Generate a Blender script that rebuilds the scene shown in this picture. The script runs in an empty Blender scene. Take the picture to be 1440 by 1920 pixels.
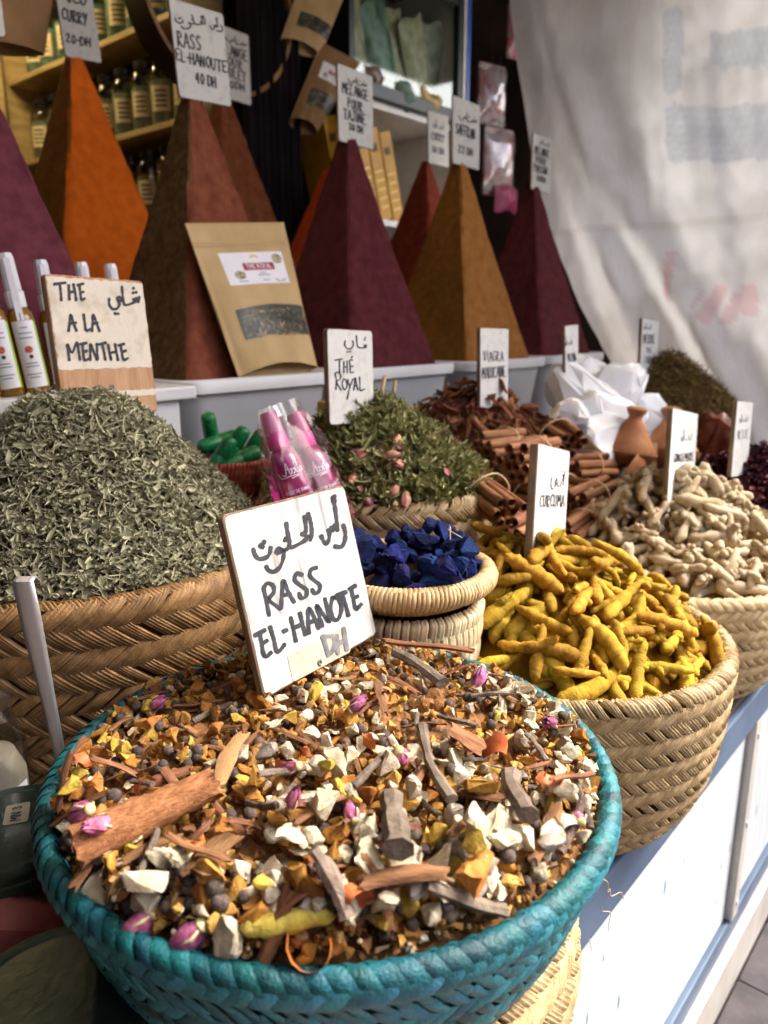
import bpy, bmesh, math, random
import numpy as np
from mathutils import Vector, Matrix, Euler, noise as mnoise

R_ = math.radians
rnd = random.Random(7)
S = bpy.context.scene
COL = S.collection

# ------------------------------------------------------------------ camera
FPX, PITCH, YAW, ZC = 1443.0, R_(14), R_(40.7), 1.02
cam = bpy.data.cameras.new('camera')
cam.sensor_fit = 'VERTICAL'; cam.sensor_height = 36.0; cam.sensor_width = 27.0
cam.lens = FPX / 1920 * 36.0
cam.clip_start = 0.02; cam.clip_end = 400
camo = bpy.data.objects.new('camera', cam); COL.objects.link(camo)
camo.location = (0, 0, ZC)
camo.rotation_euler = (math.pi/2 - PITCH, 0, YAW - math.pi/2)
cam.dof.use_dof = True; cam.dof.focus_distance = 0.66; cam.dof.aperture_fstop = 6.8
S.camera = camo

# ------------------------------------------------------------------ light
SUN = Vector((0.58, -0.36, 0.78)).normalized()
w = bpy.data.worlds.new('World'); S.world = w; w.use_nodes = True
nt = w.node_tree
bg = nt.nodes['Background']
sky = nt.nodes.new('ShaderNodeTexSky'); sky.sky_type = 'NISHITA'; sky.sun_disc = False
sky.sun_elevation = math.asin(SUN.z); sky.sun_rotation = math.atan2(SUN.x, SUN.y)
sky.air_density = 0.6; sky.dust_density = 5.0; sky.ozone_density = 0.4
nt.links.new(sky.outputs[0], bg.inputs[0]); bg.inputs[1].default_value = 0.15
sl = bpy.data.lights.new('sun', 'SUN'); sl.energy = 1.3; sl.angle = R_(14.0); sl.color = (1.0, .97, .92)
so = bpy.data.objects.new('sun', sl); COL.objects.link(so)
so.rotation_euler = SUN.to_track_quat('Z', 'Y').to_euler(); so.location = (2, -4, 6)
S.view_settings.view_transform = 'Standard'; S.view_settings.look = 'None'
S.view_settings.gamma = 1.0; S.view_settings.use_curve_mapping = False
S.view_settings.exposure = 2.36
S.render.engine = 'CYCLES'
S.cycles.max_bounces = 8; S.cycles.diffuse_bounces = 4; S.cycles.transparent_max_bounces = 12
S.cycles.use_denoising = True
S.cycles.sample_clamp_indirect = 6.0
S.cycles.caustics_reflective = False; S.cycles.caustics_refractive = False

# ------------------------------------------------------------------ geometry of the view (to find real places)
cp, sp, cy, sy = math.cos(PITCH), math.sin(PITCH), math.cos(YAW), math.sin(YAW)
EYE = np.array([0, 0, ZC])
def ray(u, v):
    a, b = u-720, v-960
    f = FPX*cp - b*sp
    return np.array([f*cy + a*sy, f*sy - a*cy, -(b*cp + FPX*sp)])
def atx(u, v, x): d = ray(u, v); return EYE + d*(x/d[0])
def aty(u, v, y): d = ray(u, v); return EYE + d*(y/d[1])
def atz(u, v, z): d = ray(u, v); return EYE + d*((z-ZC)/d[2])
def onplane(u, v, p, n):
    d = ray(u, v); return EYE + d*(np.dot(p-EYE, n)/np.dot(d, n))

# ------------------------------------------------------------------ materials
def C(r, g=None, b=None):
    if g is None: r, g, b = r
    f = lambda c: (c/255/12.92) if c/255 <= .04045 else ((c/255+.055)/1.055)**2.4
    return (f(r), f(g), f(b), 1)
MATS = {}
def mat(name, c1, c2=None, scale=20, rough=.6, bump=0, bscale=None, spec=.4, c3=None, rand=0, trans=0, sss=0, attr=None,
        stretch=None, metal=0, coat=0, detail=6, emit=None, ior=1.45, lo=.35, hi=.65, sheen=0):
    if name in MATS: return MATS[name]
    m = bpy.data.materials.new(name); m.use_nodes = True; N = m.node_tree.nodes; L = m.node_tree.links
    b = N['Principled BSDF']
    b.inputs['Roughness'].default_value = rough
    b.inputs['Specular IOR Level'].default_value = spec
    b.inputs['Metallic'].default_value = metal
    b.inputs['IOR'].default_value = ior
    b.inputs['Transmission Weight'].default_value = trans
    b.inputs['Coat Weight'].default_value = coat
    b.inputs['Sheen Weight'].default_value = sheen
    if sss: b.inputs['Subsurface Weight'].default_value = sss; b.inputs['Subsurface Radius'].default_value = (.02, .018, .015); b.inputs['Subsurface Scale'].default_value = .5
    tc = N.new('ShaderNodeTexCoord'); vec = tc.outputs['Object']
    oi = N.new('ShaderNodeObjectInfo')
    off = N.new('ShaderNodeVectorMath'); off.operation = 'ADD'
    cmb = N.new('ShaderNodeCombineXYZ'); mm = N.new('ShaderNodeMath'); mm.operation = 'MULTIPLY'; mm.inputs[1].default_value = 37.0
    L.new(oi.outputs['Random'], mm.inputs[0])
    for i in range(3): L.new(mm.outputs[0], cmb.inputs[i])
    L.new(vec, off.inputs[0]); L.new(cmb.outputs[0], off.inputs[1]); vec = off.outputs[0]
    if stretch:
        mp = N.new('ShaderNodeMapping'); mp.inputs['Scale'].default_value = stretch; L.new(vec, mp.inputs[0]); vec = mp.outputs[0]
    col = None
    if c2 is not None:
        nz = N.new('ShaderNodeTexNoise'); nz.inputs['Scale'].default_value = scale; nz.inputs['Detail'].default_value = detail
        L.new(vec, nz.inputs['Vector'])
        rp = N.new('ShaderNodeValToRGB'); e = rp.color_ramp.elements
        e[0].position = lo; e[0].color = c1; e[1].position = hi; e[1].color = c2
        if c3: x = e.new(.8); x.color = c3
        L.new(nz.outputs[0], rp.inputs[0]); col = rp.outputs[0]
    if rand or attr:
        hs = N.new('ShaderNodeHueSaturation')
        if col: L.new(col, hs.inputs['Color'])
        else: hs.inputs['Color'].default_value = c1
        src = oi.outputs['Random']
        if attr:
            at = N.new('ShaderNodeAttribute'); at.attribute_name = attr
            m1 = N.new('ShaderNodeMath'); m1.operation = 'MULTIPLY'; m1.inputs[1].default_value = .55; L.new(at.outputs['Fac'], m1.inputs[0])
            m2 = N.new('ShaderNodeMath'); m2.operation = 'MULTIPLY_ADD'; m2.inputs[1].default_value = .45; L.new(src, m2.inputs[0]); L.new(m1.outputs[0], m2.inputs[2]); src = m2.outputs[0]
        mr = N.new('ShaderNodeMapRange'); mr.inputs[3].default_value = 1-rand; mr.inputs[4].default_value = 1+rand*.8
        L.new(src, mr.inputs[0]); L.new(mr.outputs[0], hs.inputs['Value'])
        wn = N.new('ShaderNodeTexWhiteNoise'); wn.noise_dimensions = '1D'; L.new(src, wn.inputs['W'])
        mr2 = N.new('ShaderNodeMapRange'); mr2.inputs[3].default_value = .5-.05*rand; mr2.inputs[4].default_value = .5+.05*rand
        L.new(wn.outputs[0], mr2.inputs[0]); L.new(mr2.outputs[0], hs.inputs['Hue'])
        col = hs.outputs[0]
    if col: L.new(col, b.inputs['Base Color'])
    else: b.inputs['Base Color'].default_value = c1
    if bump:
        bn = N.new('ShaderNodeTexNoise'); bn.inputs['Scale'].default_value = bscale or scale*3; bn.inputs['Detail'].default_value = 5
        bn.inputs['Roughness'].default_value = .6
        L.new(vec, bn.inputs['Vector'])
        bp = N.new('ShaderNodeBump'); bp.inputs['Strength'].default_value = bump; bp.inputs['Distance'].default_value = .002
        L.new(bn.outputs[0], bp.inputs['Height']); L.new(bp.outputs[0], b.inputs['Normal'])
    if emit: b.inputs['Emission Color'].default_value = emit[0]; b.inputs['Emission Strength'].default_value = emit[1]
    MATS[name] = m
    return m
def tintmat(name, stops, rough=.7, spec=.3, bump=0, bscale=200, translucent=0, sss=0):
    """colour from the per-piece 'tint' attribute through a ramp"""
    if name in MATS: return MATS[name]
    m = bpy.data.materials.new(name); m.use_nodes = True; N = m.node_tree.nodes; L = m.node_tree.links
    b = N['Principled BSDF']; b.inputs['Roughness'].default_value = rough; b.inputs['Specular IOR Level'].default_value = spec
    at = N.new('ShaderNodeAttribute'); at.attribute_name = 'tint'
    rp = N.new('ShaderNodeValToRGB'); e = rp.color_ramp.elements
    e[0].position = stops[0][0]; e[0].color = stops[0][1]; e[1].position = stops[-1][0]; e[1].color = stops[-1][1]
    for p, c in stops[1:-1]: x = e.new(p); x.color = c
    L.new(at.outputs['Fac'], rp.inputs[0])
    tc = N.new('ShaderNodeTexCoord'); nz = N.new('ShaderNodeTexNoise'); nz.inputs['Scale'].default_value = bscale; nz.inputs['Detail'].default_value = 4
    L.new(tc.outputs['Object'], nz.inputs['Vector'])
    hs = N.new('ShaderNodeHueSaturation'); mr = N.new('ShaderNodeMapRange'); mr.inputs[1].default_value = .3; mr.inputs[2].default_value = .7
    mr.inputs[3].default_value = .7; mr.inputs[4].default_value = 1.25
    L.new(nz.outputs[0], mr.inputs[0]); L.new(mr.outputs[0], hs.inputs['Value']); L.new(rp.outputs[0], hs.inputs['Color'])
    L.new(hs.outputs[0], b.inputs['Base Color'])
    if bump:
        bp = N.new('ShaderNodeBump'); bp.inputs['Strength'].default_value = bump; bp.inputs['Distance'].default_value = .001
        L.new(nz.outputs[0], bp.inputs['Height']); L.new(bp.outputs[0], b.inputs['Normal'])
    if sss: b.inputs['Subsurface Weight'].default_value = sss; b.inputs['Subsurface Scale'].default_value = .004
    if translucent:
        tr = N.new('ShaderNodeBsdfTranslucent'); L.new(hs.outputs[0], tr.inputs[0])
        mx = N.new('ShaderNodeMixShader'); mx.inputs[0].default_value = translucent
        L.new(b.outputs[0], mx.inputs[1]); L.new(tr.outputs[0], mx.inputs[2]); L.new(mx.outputs[0], N['Material Output'].inputs[0])
    MATS[name] = m
    return m
def clearmat(name, tint=(1, 1, 1, 1), alpha=.15, rough=.08, fres=.45):
    """thin clear plastic or glass sheet: mostly see-through with a gloss"""
    if name in MATS: return MATS[name]
    m = bpy.data.materials.new(name); m.use_nodes = True; N = m.node_tree.nodes; L = m.node_tree.links
    t = N.new('ShaderNodeBsdfTransparent'); t.inputs[0].default_value = tint
    g = N.new('ShaderNodeBsdfGlossy'); g.inputs['Roughness'].default_value = rough; g.inputs[0].default_value = (1, 1, 1, 1)
    fr = N.new('ShaderNodeFresnel'); fr.inputs[0].default_value = 1.45
    ma = N.new('ShaderNodeMath'); ma.operation = 'MULTIPLY_ADD'; ma.inputs[1].default_value = fres; ma.inputs[2].default_value = alpha*.3
    L.new(fr.outputs[0], ma.inputs[0])
    mx = N.new('ShaderNodeMixShader'); L.new(ma.outputs[0], mx.inputs[0]); L.new(t.outputs[0], mx.inputs[1]); L.new(g.outputs[0], mx.inputs[2])
    L.new(mx.outputs[0], N['Material Output'].inputs[0])
    MATS[name] = m
    return m

# ------------------------------------------------------------------ mesh helpers
class MB:
    def __init__(s): s.v = []; s.f = []; s.t = []
    def add(s, V, F, tint=None):
        o = len(s.v); s.v.extend([tuple(map(float, p)) for p in V]); s.f.extend([tuple(i+o for i in q) for q in F])
        s.t.extend([tint if tint is not None else .5]*len(V)); return s
    def mesh(s, name, m=None, smooth=True, sharp=None):
        me = bpy.data.meshes.new(name); me.from_pydata(s.v, [], s.f)
        a = me.attributes.new('tint', 'FLOAT', 'POINT'); a.data.foreach_set('value', np.array(s.t, np.float32))
        if smooth: me.polygons.foreach_set('use_smooth', [True]*len(me.polygons))
        if m: me.materials.append(m)
        if smooth and sharp: me.set_sharp_from_angle(angle=R_(sharp))
        me.update()
        return me
    def obj(s, name, m=None, parent=None, smooth=True, sharp=40, **k):
        return put(name, s.mesh(name, m, smooth, sharp), parent, **k)
def put(name, me, parent=None, loc=(0, 0, 0), rot=None, scale=None, mtx=None):
    o = bpy.data.objects.new(name, me); COL.objects.link(o)
    if parent: o.parent = parent
    if mtx is not None: o.matrix_local = mtx
    else:
        o.location = loc
        if rot is not None: o.rotation_euler = rot
        if scale is not None: o.scale = (scale,)*3 if isinstance(scale, (int, float)) else scale
    return o
def tag(o, label=None, cat=None, group=None, kind=None):
    if label: o['label'] = label
    if cat: o['category'] = cat
    if group: o['group'] = group
    if kind: o['kind'] = kind
    return o
def thing(name, label, cat, loc=(0, 0, 0), rot=None, group=None):
    return tag(put(name, None, None, loc, rot), label, cat, group)
def copy_tree(o, parent=None, **k):
    c = o.copy(); COL.objects.link(c); c.parent = parent
    for ch in list(o.children): copy_tree(ch, c)
    return c
def box(x0, x1, y0, y1, z0, z1, bevel=0, seg=2):
    bm = bmesh.new(); bmesh.ops.create_cube(bm, size=1)
    for v in bm.verts: v.co = Vector((x0+(v.co.x+.5)*(x1-x0), y0+(v.co.y+.5)*(y1-y0), z0+(v.co.z+.5)*(z1-z0)))
    if bevel: bmesh.ops.bevel(bm, geom=list(bm.edges), offset=bevel, segments=seg, affect='EDGES', profile=.6)
    V = [v.co[:] for v in bm.verts]; bm.verts.index_update(); F = [[v.index for v in f.verts] for f in bm.faces]; bm.free()
    return V, F
def lathe(prof, n=32, cx=0, cy_=0, a0=0):
    V = []; F = []
    for r, z in prof:
        for i in range(n):
            a = a0+2*math.pi*i/n; V.append((cx+r*math.cos(a), cy_+r*math.sin(a), z))
    for k in range(len(prof)-1):
        for i in range(n):
            j = (i+1) % n; F.append((k*n+i, k*n+j, (k+1)*n+j, (k+1)*n+i))
    return V, F
def tube(pts, rad, n=8, caps=True, squash=1.0):
    P = [np.array(p, float) for p in pts]; k = len(P)
    if not hasattr(rad, '__len__'): rad = [rad]*k
    V = []; F = []
    t0 = P[1]-P[0]; ref = np.array([0, 0, 1.]) if abs(t0[2]) < .9*np.linalg.norm(t0) else np.array([1., 0, 0])
    nprev = None
    for i in range(k):
        t = P[min(i+1, k-1)]-P[max(i-1, 0)]; t = t/(np.linalg.norm(t)+1e-9)
        nn = np.cross(t, ref) if nprev is None else nprev - t*np.dot(nprev, t)
        nn = nn/(np.linalg.norm(nn)+1e-9); nprev = nn; bb = np.cross(t, nn)
        for j in range(n):
            a = 2*math.pi*j/n; V.append(P[i]+rad[i]*(math.cos(a)*nn+squash*math.sin(a)*bb))
    for i in range(k-1):
        for j in range(n): F.append((i*n+j, i*n+(j+1) % n, (i+1)*n+(j+1) % n, (i+1)*n+j))
    if caps: F.append(tuple(range(n-1, -1, -1))); F.append(tuple((k-1)*n+j for j in range(n)))
    return V, F
def smoothpts(pts, sub=4):
    """Catmull-Rom through the points"""
    P = np.array(pts, float)
    if len(P) < 3: return P
    Q = np.vstack([2*P[0]-P[1], P, 2*P[-1]-P[-2]]); out = []
    for i in range(1, len(Q)-2):
        for k in range(sub):
            t = k/sub; a, b, c, d = Q[i-1], Q[i], Q[i+1], Q[i+2]
            out.append(.5*((2*b)+(-a+c)*t+(2*a-5*b+4*c-d)*t*t+(-a+3*b-3*c+d)*t**3))
    out.append(P[-1]); return np.array(out)
def hull(seed, n=11, sx=1, sy=1, sz=1, bev=.06, cuts=1, noise=.03):
    """angular broken piece, about unit size"""
    g = np.random.default_rng(seed); bm = bmesh.new()
    for i in range(n):
        p = g.uniform(-1, 1, 3); p /= max(np.max(np.abs(p)), .5)**.75
        bm.verts.new((p[0]*sx*.5, p[1]*sy*.5, p[2]*sz*.5))
    r = bmesh.ops.convex_hull(bm, input=list(bm.verts))
    bmesh.ops.delete(bm, geom=[v for v in bm.verts if not v.link_faces], context='VERTS')
    bmesh.ops.dissolve_limit(bm, angle_limit=R_(14), verts=list(bm.verts), edges=list(bm.edges))
    if bev: bmesh.ops.bevel(bm, geom=list(bm.edges), offset=bev, segments=1, affect='EDGES', profile=.5, clamp_overlap=True)
    bmesh.ops.triangulate(bm, faces=list(bm.faces))
    if cuts:
        bmesh.ops.subdivide_edges(bm, edges=[e for e in bm.edges if e.calc_length() > .25], cuts=cuts)
        for v in bm.verts: v.co += Vector(g.normal(0, noise, 3))
    bmesh.ops.triangulate(bm, faces=list(bm.faces))
    bm.verts.index_update(); V = [v.co[:] for v in bm.verts]; F = [[v.index for v in f.verts] for f in bm.faces]; bm.free()
    return V, F
def meshof(vf, name, m, smooth=False, sharp=35): return MB().add(*vf).mesh(name, m, smooth, sharp)
def frame(o, ex, ez):
    """matrix whose x axis is ex, z axis is ez (up), y away from viewer"""
    ex = Vector(ex).normalized(); ez = Vector(ez); ez = (ez-ex*ez.dot(ex)).normalized(); ey = ez.cross(ex)
    m = Matrix((ex, ey, ez)).transposed().to_4x4(); m.translation = Vector(o); return m
def nrm(v): v = np.array(v, float); return v/np.linalg.norm(v)

# ------------------------------------------------------------------ handwriting
GL = {
'A': [[(0,0),(.25,.5),(.45,1),(.7,.5),(.9,0)],[(.15,.35),(.75,.38)]], 'B': [[(0,0),(0,1)],[(0,1),(.6,.9),(.5,.55),(0,.5)],[(0,.5),(.7,.4),(.6,.05),(0,0)]],
'C': [[(.75,.85),(.4,1),(.05,.6),(.1,.15),(.45,0),(.8,.15)]], 'D': [[(0,0),(.02,1)],[(-.05,1),(.5,.95),(.75,.5),(.5,.08),(0,0)]],
'E': [[(.7,1),(.05,.97),(.05,.5),(.08,.02),(.75,.03)],[(.05,.5),(.55,.53)]], 'F': [[(.7,1),(.05,.97),(.05,0)],[(.05,.5),(.55,.53)]],
'G': [[(.75,.85),(.4,1),(.05,.6),(.1,.15),(.45,0),(.75,.2),(.75,.45),(.45,.45)]], 'H': [[(0,0),(.02,1)],[(.7,0),(.68,1)],[(0,.5),(.7,.53)]],
'I': [[(.1,0),(.1,1)]], 'J': [[(.6,1),(.6,.2),(.35,0),(.05,.2)],[(.3,1),(.8,1)]], 'L': [[(.05,1),(.03,.5),(.06,.02),(.65,.05)]],
'M': [[(0,0),(.08,1),(.42,.4),(.8,1),(.9,0)]], 'N': [[(0,0),(.03,1),(.65,0),(.68,1)]], 'O': [[(.4,1),(.05,.7),(.1,.2),(.4,0),(.72,.3),(.7,.75),(.4,1)]],
'P': [[(.05,0),(.05,1)],[(-.05,.97),(.55,.95),(.6,.6),(.05,.48)]], 'R': [[(.05,0),(.05,1)],[(-.05,.95),(.5,.97),(.58,.65),(.1,.5),(.7,0)]],
'S': [[(.65,.88),(.35,1),(.08,.78),(.3,.55),(.62,.35),(.5,.05),(.05,.1)]], 'T': [[(-.05,1),(.75,.97)],[(.35,1),(.35,0)]],
'U': [[(0,1),(.03,.25),(.3,0),(.6,.25),(.65,1)]], 'V': [[(0,1),(.33,0),(.68,1)]], 'Y': [[(0,1),(.32,.5)],[(.7,1),(.15,-.15)]],
'0': [[(.35,1),(.05,.7),(.1,.2),(.35,0),(.62,.3),(.6,.75),(.35,1)]], '2': [[(.05,.8),(.35,1),(.6,.75),(.1,.05),(.7,.03)]],
'3': [[(.05,.9),(.4,1),(.55,.75),(.2,.53),(.6,.3),(.4,0),(0,.1)]], '4': [[(.5,0),(.45,1),(0,.35),(.7,.38)]], '-': [[(.1,.45),(.5,.48)]], ' ': [],
}
AR = {   # Arabic words as pen strokes, x to the right, y up, in a unit box
'ras': [[(.975,.55),(1,.3),(.98,.08),(.93,0),(.88,.05)],[(.885,.95),(.9,.62),(.905,.4)],[(.885,1.0),(.9,1.06),(.88,1.1)],[(.9,.42),(.87,.35),(.86,.45)],[(.86,.36),(.83,.33),(.83,.42)],[(.835,.33),(.82,.1),(.79,.02),(.76,.12),(.745,.25)],
        [(.6,.95),(.63,.7),(.635,.45),(.62,.25)],[(.565,.88),(.58,.6),(.57,.45),(.54,.4)],[(.54,.4),(.585,.33),(.56,.22),(.47,.1),(.42,.08),(.4,.3),(.37,.75)],[(.37,.38),(.36,.35)],
        [(.4,.1),(.36,.02),(.31,.02),(.28,.06),(.3,.0),(.32,.05),(.32,-.25),(.25,-.5),(.17,-.55),(.12,-.4)],[(.17,.1),(.16,-.08),(.1,-.18),(.03,-.12),(0,.1)],[(.09,.2),(.1,.17)],[(.12,.28),(.13,.24)]],
'shay': [[(1,.45),(.97,.2),(.92,.25),(.91,.4)],[(.91,.28),(.86,.2),(.85,.38)],[(.85,.2),(.65,.1),(.55,.2),(.48,.95)],[(.4,.35),(.3,.42),(.33,.15),(.25,-.1),(.1,-.1),(.0,.1),(.02,.4)],[(.9,.62),(.91,.58)],[(.82,.62),(.83,.58)],[(.86,.75),(.87,.71)],[(.15,-.3),(.16,-.33)],[(.27,-.3),(.28,-.33)]],
'kharqum': [[(1,1),(.98,.45),(.95,.1)],[(.85,.7),(.93,.75),(.9,.45),(.8,.3),(.75,.05),(.6,0),(.5,.2),(.45,.55)],[(.7,.95),(.72,.92)],[(.8,1),(.82,.97)],[(.45,.5),(.35,.3),(.4,.1),(.3,-.05),(.15,-.2),(.05,.2),(.1,.6)]],
'wavy': [[(1,.5),(.95,.2),(.88,.4),(.83,.15),(.76,.35),(.7,.1),(.5,.12),(.45,.9)],[(.4,.3),(.3,.4),(.28,.1),(.1,.0),(0,.35)],[(.85,.7),(.86,.66)],[(.6,.6),(.62,.57)],[(.2,-.25),(.22,-.28)]],
'hook': [[(1,.6),(.9,.1),(.75,.2),(.7,.5)],[(.7,.2),(.45,.1),(.3,.3),(.25,1)],[(.2,.4),(.1,.0),(0,.4)],[(.85,.85),(.87,.8)]],
}
def ribbon(pts, w, pen=True):
    """flat marker stroke in the (x,y) plane with rounded ends"""
    P = smoothpts(pts, 5); n = len(P); V = []; F = []
    T = np.gradient(P, axis=0); T /= (np.linalg.norm(T, axis=1)[:, None]+1e-9); Nn = np.c_[-T[:, 1], T[:, 0]]
    ww = [w*.5*(1+.12*math.sin(i*1.7+P[i][0]*.7)+.1*math.cos(i*.6)) for i in range(n)]
    cap = [(-.5, .55), (-.28, .88)]
    rows = [(P[0]+T[0]*ww[0]*c*1.6, Nn[0], ww[0]*k) for c, k in cap]+[(P[i], Nn[i], ww[i]) for i in range(n)]+[(P[-1]-T[-1]*ww[-1]*c*1.6, Nn[-1], ww[-1]*k) for c, k in cap[::-1]]
    for p, q, h in rows: V += [p+q*h, p-q*h]
    for i in range(len(rows)-1): F.append((2*i, 2*i+1, 2*i+3, 2*i+2))
    return V, F
def line_strokes(txt, u0, u1, v0, v1):
    """single-line capitals filling a box; v grows downward"""
    adv = [(.45 if c in ' -I' else .95 if c in 'M' else .85) for c in txt]; tot = sum(adv); out = []; x = 0
    for c, a in zip(txt, adv):
        jx, jy = rnd.uniform(-.04, .04), rnd.uniform(-.06, .06)
        for st in GL[c]: out.append([(u0+(u1-u0)*(x+(px+jx)*.8)/tot, v1+(v0-v1)*(py+jy)) for px, py in st])
        x += a
    return out
def ar_strokes(key, u0, u1, v0, v1): return [[(u0+(u1-u0)*x, v1+(v0-v1)*y) for x, y in st] for st in AR[key]]

PAINT = mat('sign_paint', C(184, 183, 176), C(202, 202, 196), 60, .75, .3, 300, .25, lo=.25, hi=.5)
PAINTW = mat('sign_paint_worn', C(138, 133, 128), C(180, 180, 174), 34, .75, .5, 160, .25, stretch=(2.5, 1, .35), lo=.30, hi=.45)
PAINTC = mat('sign_paint_cream', C(184, 174, 154), C(210, 202, 184), 40, .8, .3, 200, .25, lo=.3, hi=.5)
MDF = mat('sign_wood', C(104, 86, 68), C(142, 120, 96), 90, .85, .4, 300, .2, stretch=(1, 1, .2))
MDFP = mat('sign_wood_pale', C(160, 122, 90), C(190, 152, 118), 40, .85, .4, 200, .2, stretch=(3, 1, .3))
INK = mat('ink', C(28, 30, 36), C(48, 50, 58), 120, .55, 0, spec=.4)
INKG = mat('ink_faded', C(84, 84, 88), C(120, 118, 116), 90, .8)
def rrect(w, h, r, n=5):
    out = []
    for cx, cz, a in ((w/2-r, h/2-r, 0), (-w/2+r, h/2-r, 90), (-w/2+r, -h/2+r, 180), (w/2-r, -h/2+r, 270)):
        for k in range(n+1):
            t = R_(a+90*k/n); out.append((cx+r*math.cos(t), cz+r*math.sin(t)))
    return out
class Sign:
    """a painted board. Corner pixels locate it on a plane through p0 with normal n (pointing to the viewer)."""
    def __init__(s, name, px, p0, n, label, group, thick=.006, paint=None, wood=None, r=.006, drop=0., margin=.0012, faces=None):
        s.n = nrm(n); s.p0 = np.array(p0, float)
        tl, tr, br, bl = [onplane(u, v, s.p0, s.n) for u, v in px]
        s.px = px
        ex = nrm((tr-tl)+(br-bl)); ez = (tl-bl)+(tr-br); ez = nrm(ez-ex*np.dot(ez, ex))
        c = (tl+tr+br+bl)/4; wd = (np.linalg.norm(tr-tl)+np.linalg.norm(br-bl))/2; ht = (np.linalg.norm(tl-bl)+np.linalg.norm(tr-br))/2
        s.ex, s.ez, s.c, s.w, s.h = ex, ez, c, wd, ht
        s.nf = np.cross(ex, ez)                     # front normal
        if np.dot(s.nf, s.n) < 0: s.nf = -s.nf
        s.M = frame(c, ex, ez)
        base = c - ez*(ht/2+drop)
        s.root = tag(put(name, None, None), label, 'sign', group); s.root.matrix_world = frame(base, ex, ez)
        up = ht/2+drop
        s.up = up
        b = MB(); pr = rrect(wd, ht+drop, r); m_ = len(pr); bv = .0008
        zc = up-drop/2
        def ring(k, y): return [((x*(1-k/wd*2)), y, z*(1-k/ht*2)+zc) for x, z in pr]
        V = ring(bv, 0)+ring(0, bv)+ring(0, thick-bv)+ring(bv, thick)
        F = [tuple(range(m_-1, -1, -1)), tuple(3*m_+i for i in range(m_))]
        for k in range(3):
            for i in range(m_): F.append((k*m_+i, (k+1)*m_+i, (k+1)*m_+(i+1) % m_, k*m_+(i+1) % m_)[::-1])
        b.add(V, F); s.board = b.obj('board', wood or MDF, s.root, smooth=False)
        paint = paint or PAINT
        g = np.random.default_rng(len(name)+abs(int(px[0][0])))
        for (za, zb) in (faces or [(-.5-drop/ht, .5)]):
            hh = (zb-za)*ht; mz = (za+zb)/2*ht
            pq = rrect(wd-2*margin, hh-2*margin, max(r*.9, .001) if not faces else .002, 6)
            # ragged brushed edge
            P = []
            for i in range(len(pq)):
                a, c_ = np.array(pq[i]), np.array(pq[(i+1) % len(pq)]); L_ = np.linalg.norm(c_-a); k = max(1, int(L_/.004))
                for q in range(k): P.append(a+(c_-a)*q/k+g.normal(0, .00022 if not faces else .0006, 2))
            V = [(x, -.0005, z+mz+up) for x, z in P]; k = len(V); V2 = [(x, .0002, z+mz+up) for x, z in P]
            MB().add(V+V2, [tuple(range(k))[::-1]]+[(i, (i+1) % k, k+(i+1) % k, k+i) for i in range(k)]).obj('painted_face', paint, s.root, smooth=False)
    def local(s, u, v, off=.0009):
        """pixel -> board coordinates, on the face"""
        p = onplane(u, v, s.p0, s.n)-s.c; return (float(np.dot(p, s.ex)), -off, float(np.dot(p, s.ez))+s.up)
    def uv(s, u, v):
        tl, tr, br, bl = [np.array(p, float) for p in s.px]; return (tl*(1-u)+tr*u)*(1-v)+(bl*(1-u)+br*u)*v
    def write(s, strokes, wpx, m=None, px=True, name='lettering', off=.0009):
        b = MB()
        for q, st in enumerate(strokes):
            if not px: st = [tuple(s.uv(u, v)) for u, v in st]
            if len(st) == 1: st = [st[0], (st[0][0]+wpx*.2, st[0][1]+wpx*.2)]
            V, F = ribbon(st, wpx); V = [s.local(u, v, off+.00004*(q % 5)) for u, v in V]
            b.add(V, [f[::-1] for f in F])
        return b.obj(name, m or INK, s.root, smooth=False)
def crop(x0, y0, k, strokes): return [[(x0+x*k, y0+y*k) for x, y in st] for st in strokes]
# ================================================================== setting
GZ = -0.24
STONE = mat('paving', C(58, 54, 57), C(82, 76, 78), 14, .85, .5, 120, .3, rand=.18)
GROUND = mat('ground', C(92, 88, 86), C(120, 114, 110), 5, .9, .5, 60, .2)
V = [(-30, -40, GZ-.012), (40, -40, GZ-.012), (40, 30, GZ-.012), (-30, 30, GZ-.012)]
ground = tag(MB().add(V, [(0, 1, 2, 3)]).obj('ground', GROUND, smooth=False), kind='structure', label='grey stone paving of the market lane')
stone_me = [meshof(box(-.0985, .0985, -.0985, .0985, -.04, 0, .004, 2), 'paving_stone', STONE) for _ in range(2)]
for i in range(14):
    for j in range(9):
        x = .5+i*.2+(.1 if j % 2 else 0); y = .287-.1-j*.2
        put('paving_stone', stone_me[(i+j) % 2], ground, (x, y, GZ+rnd.uniform(-.002, .002)), (0, 0, rnd.choice((0, math.pi))))

WALL = mat('plaster', C(188, 160, 130), C(210, 184, 156), 2, .9, .4, 40, .2)
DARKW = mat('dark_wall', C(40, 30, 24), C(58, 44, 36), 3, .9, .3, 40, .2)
tag(MB().add(*box(-12, 14, -6.4, -6.0, GZ, 2.9)).obj('opposite_wall', WALL, smooth=False), kind='structure', label='plastered wall across the lane')
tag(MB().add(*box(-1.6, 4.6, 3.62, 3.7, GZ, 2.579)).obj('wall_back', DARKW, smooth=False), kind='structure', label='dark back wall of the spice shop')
tag(MB().add(*box(-.72, -.66, -2.4, 3.62, GZ, 2.5)).obj('shade_wall_left', DARKW, smooth=False), kind='structure', label='unseen dark wall added to block light from the left')  # out of view, added to keep light off the left side
tag(MB().add(*box(4.6, 4.66, 1.3, 3.7, GZ, 2.579)).obj('wall_right', DARKW, smooth=False), kind='structure', label='dark far wall of the spice shop')
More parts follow.
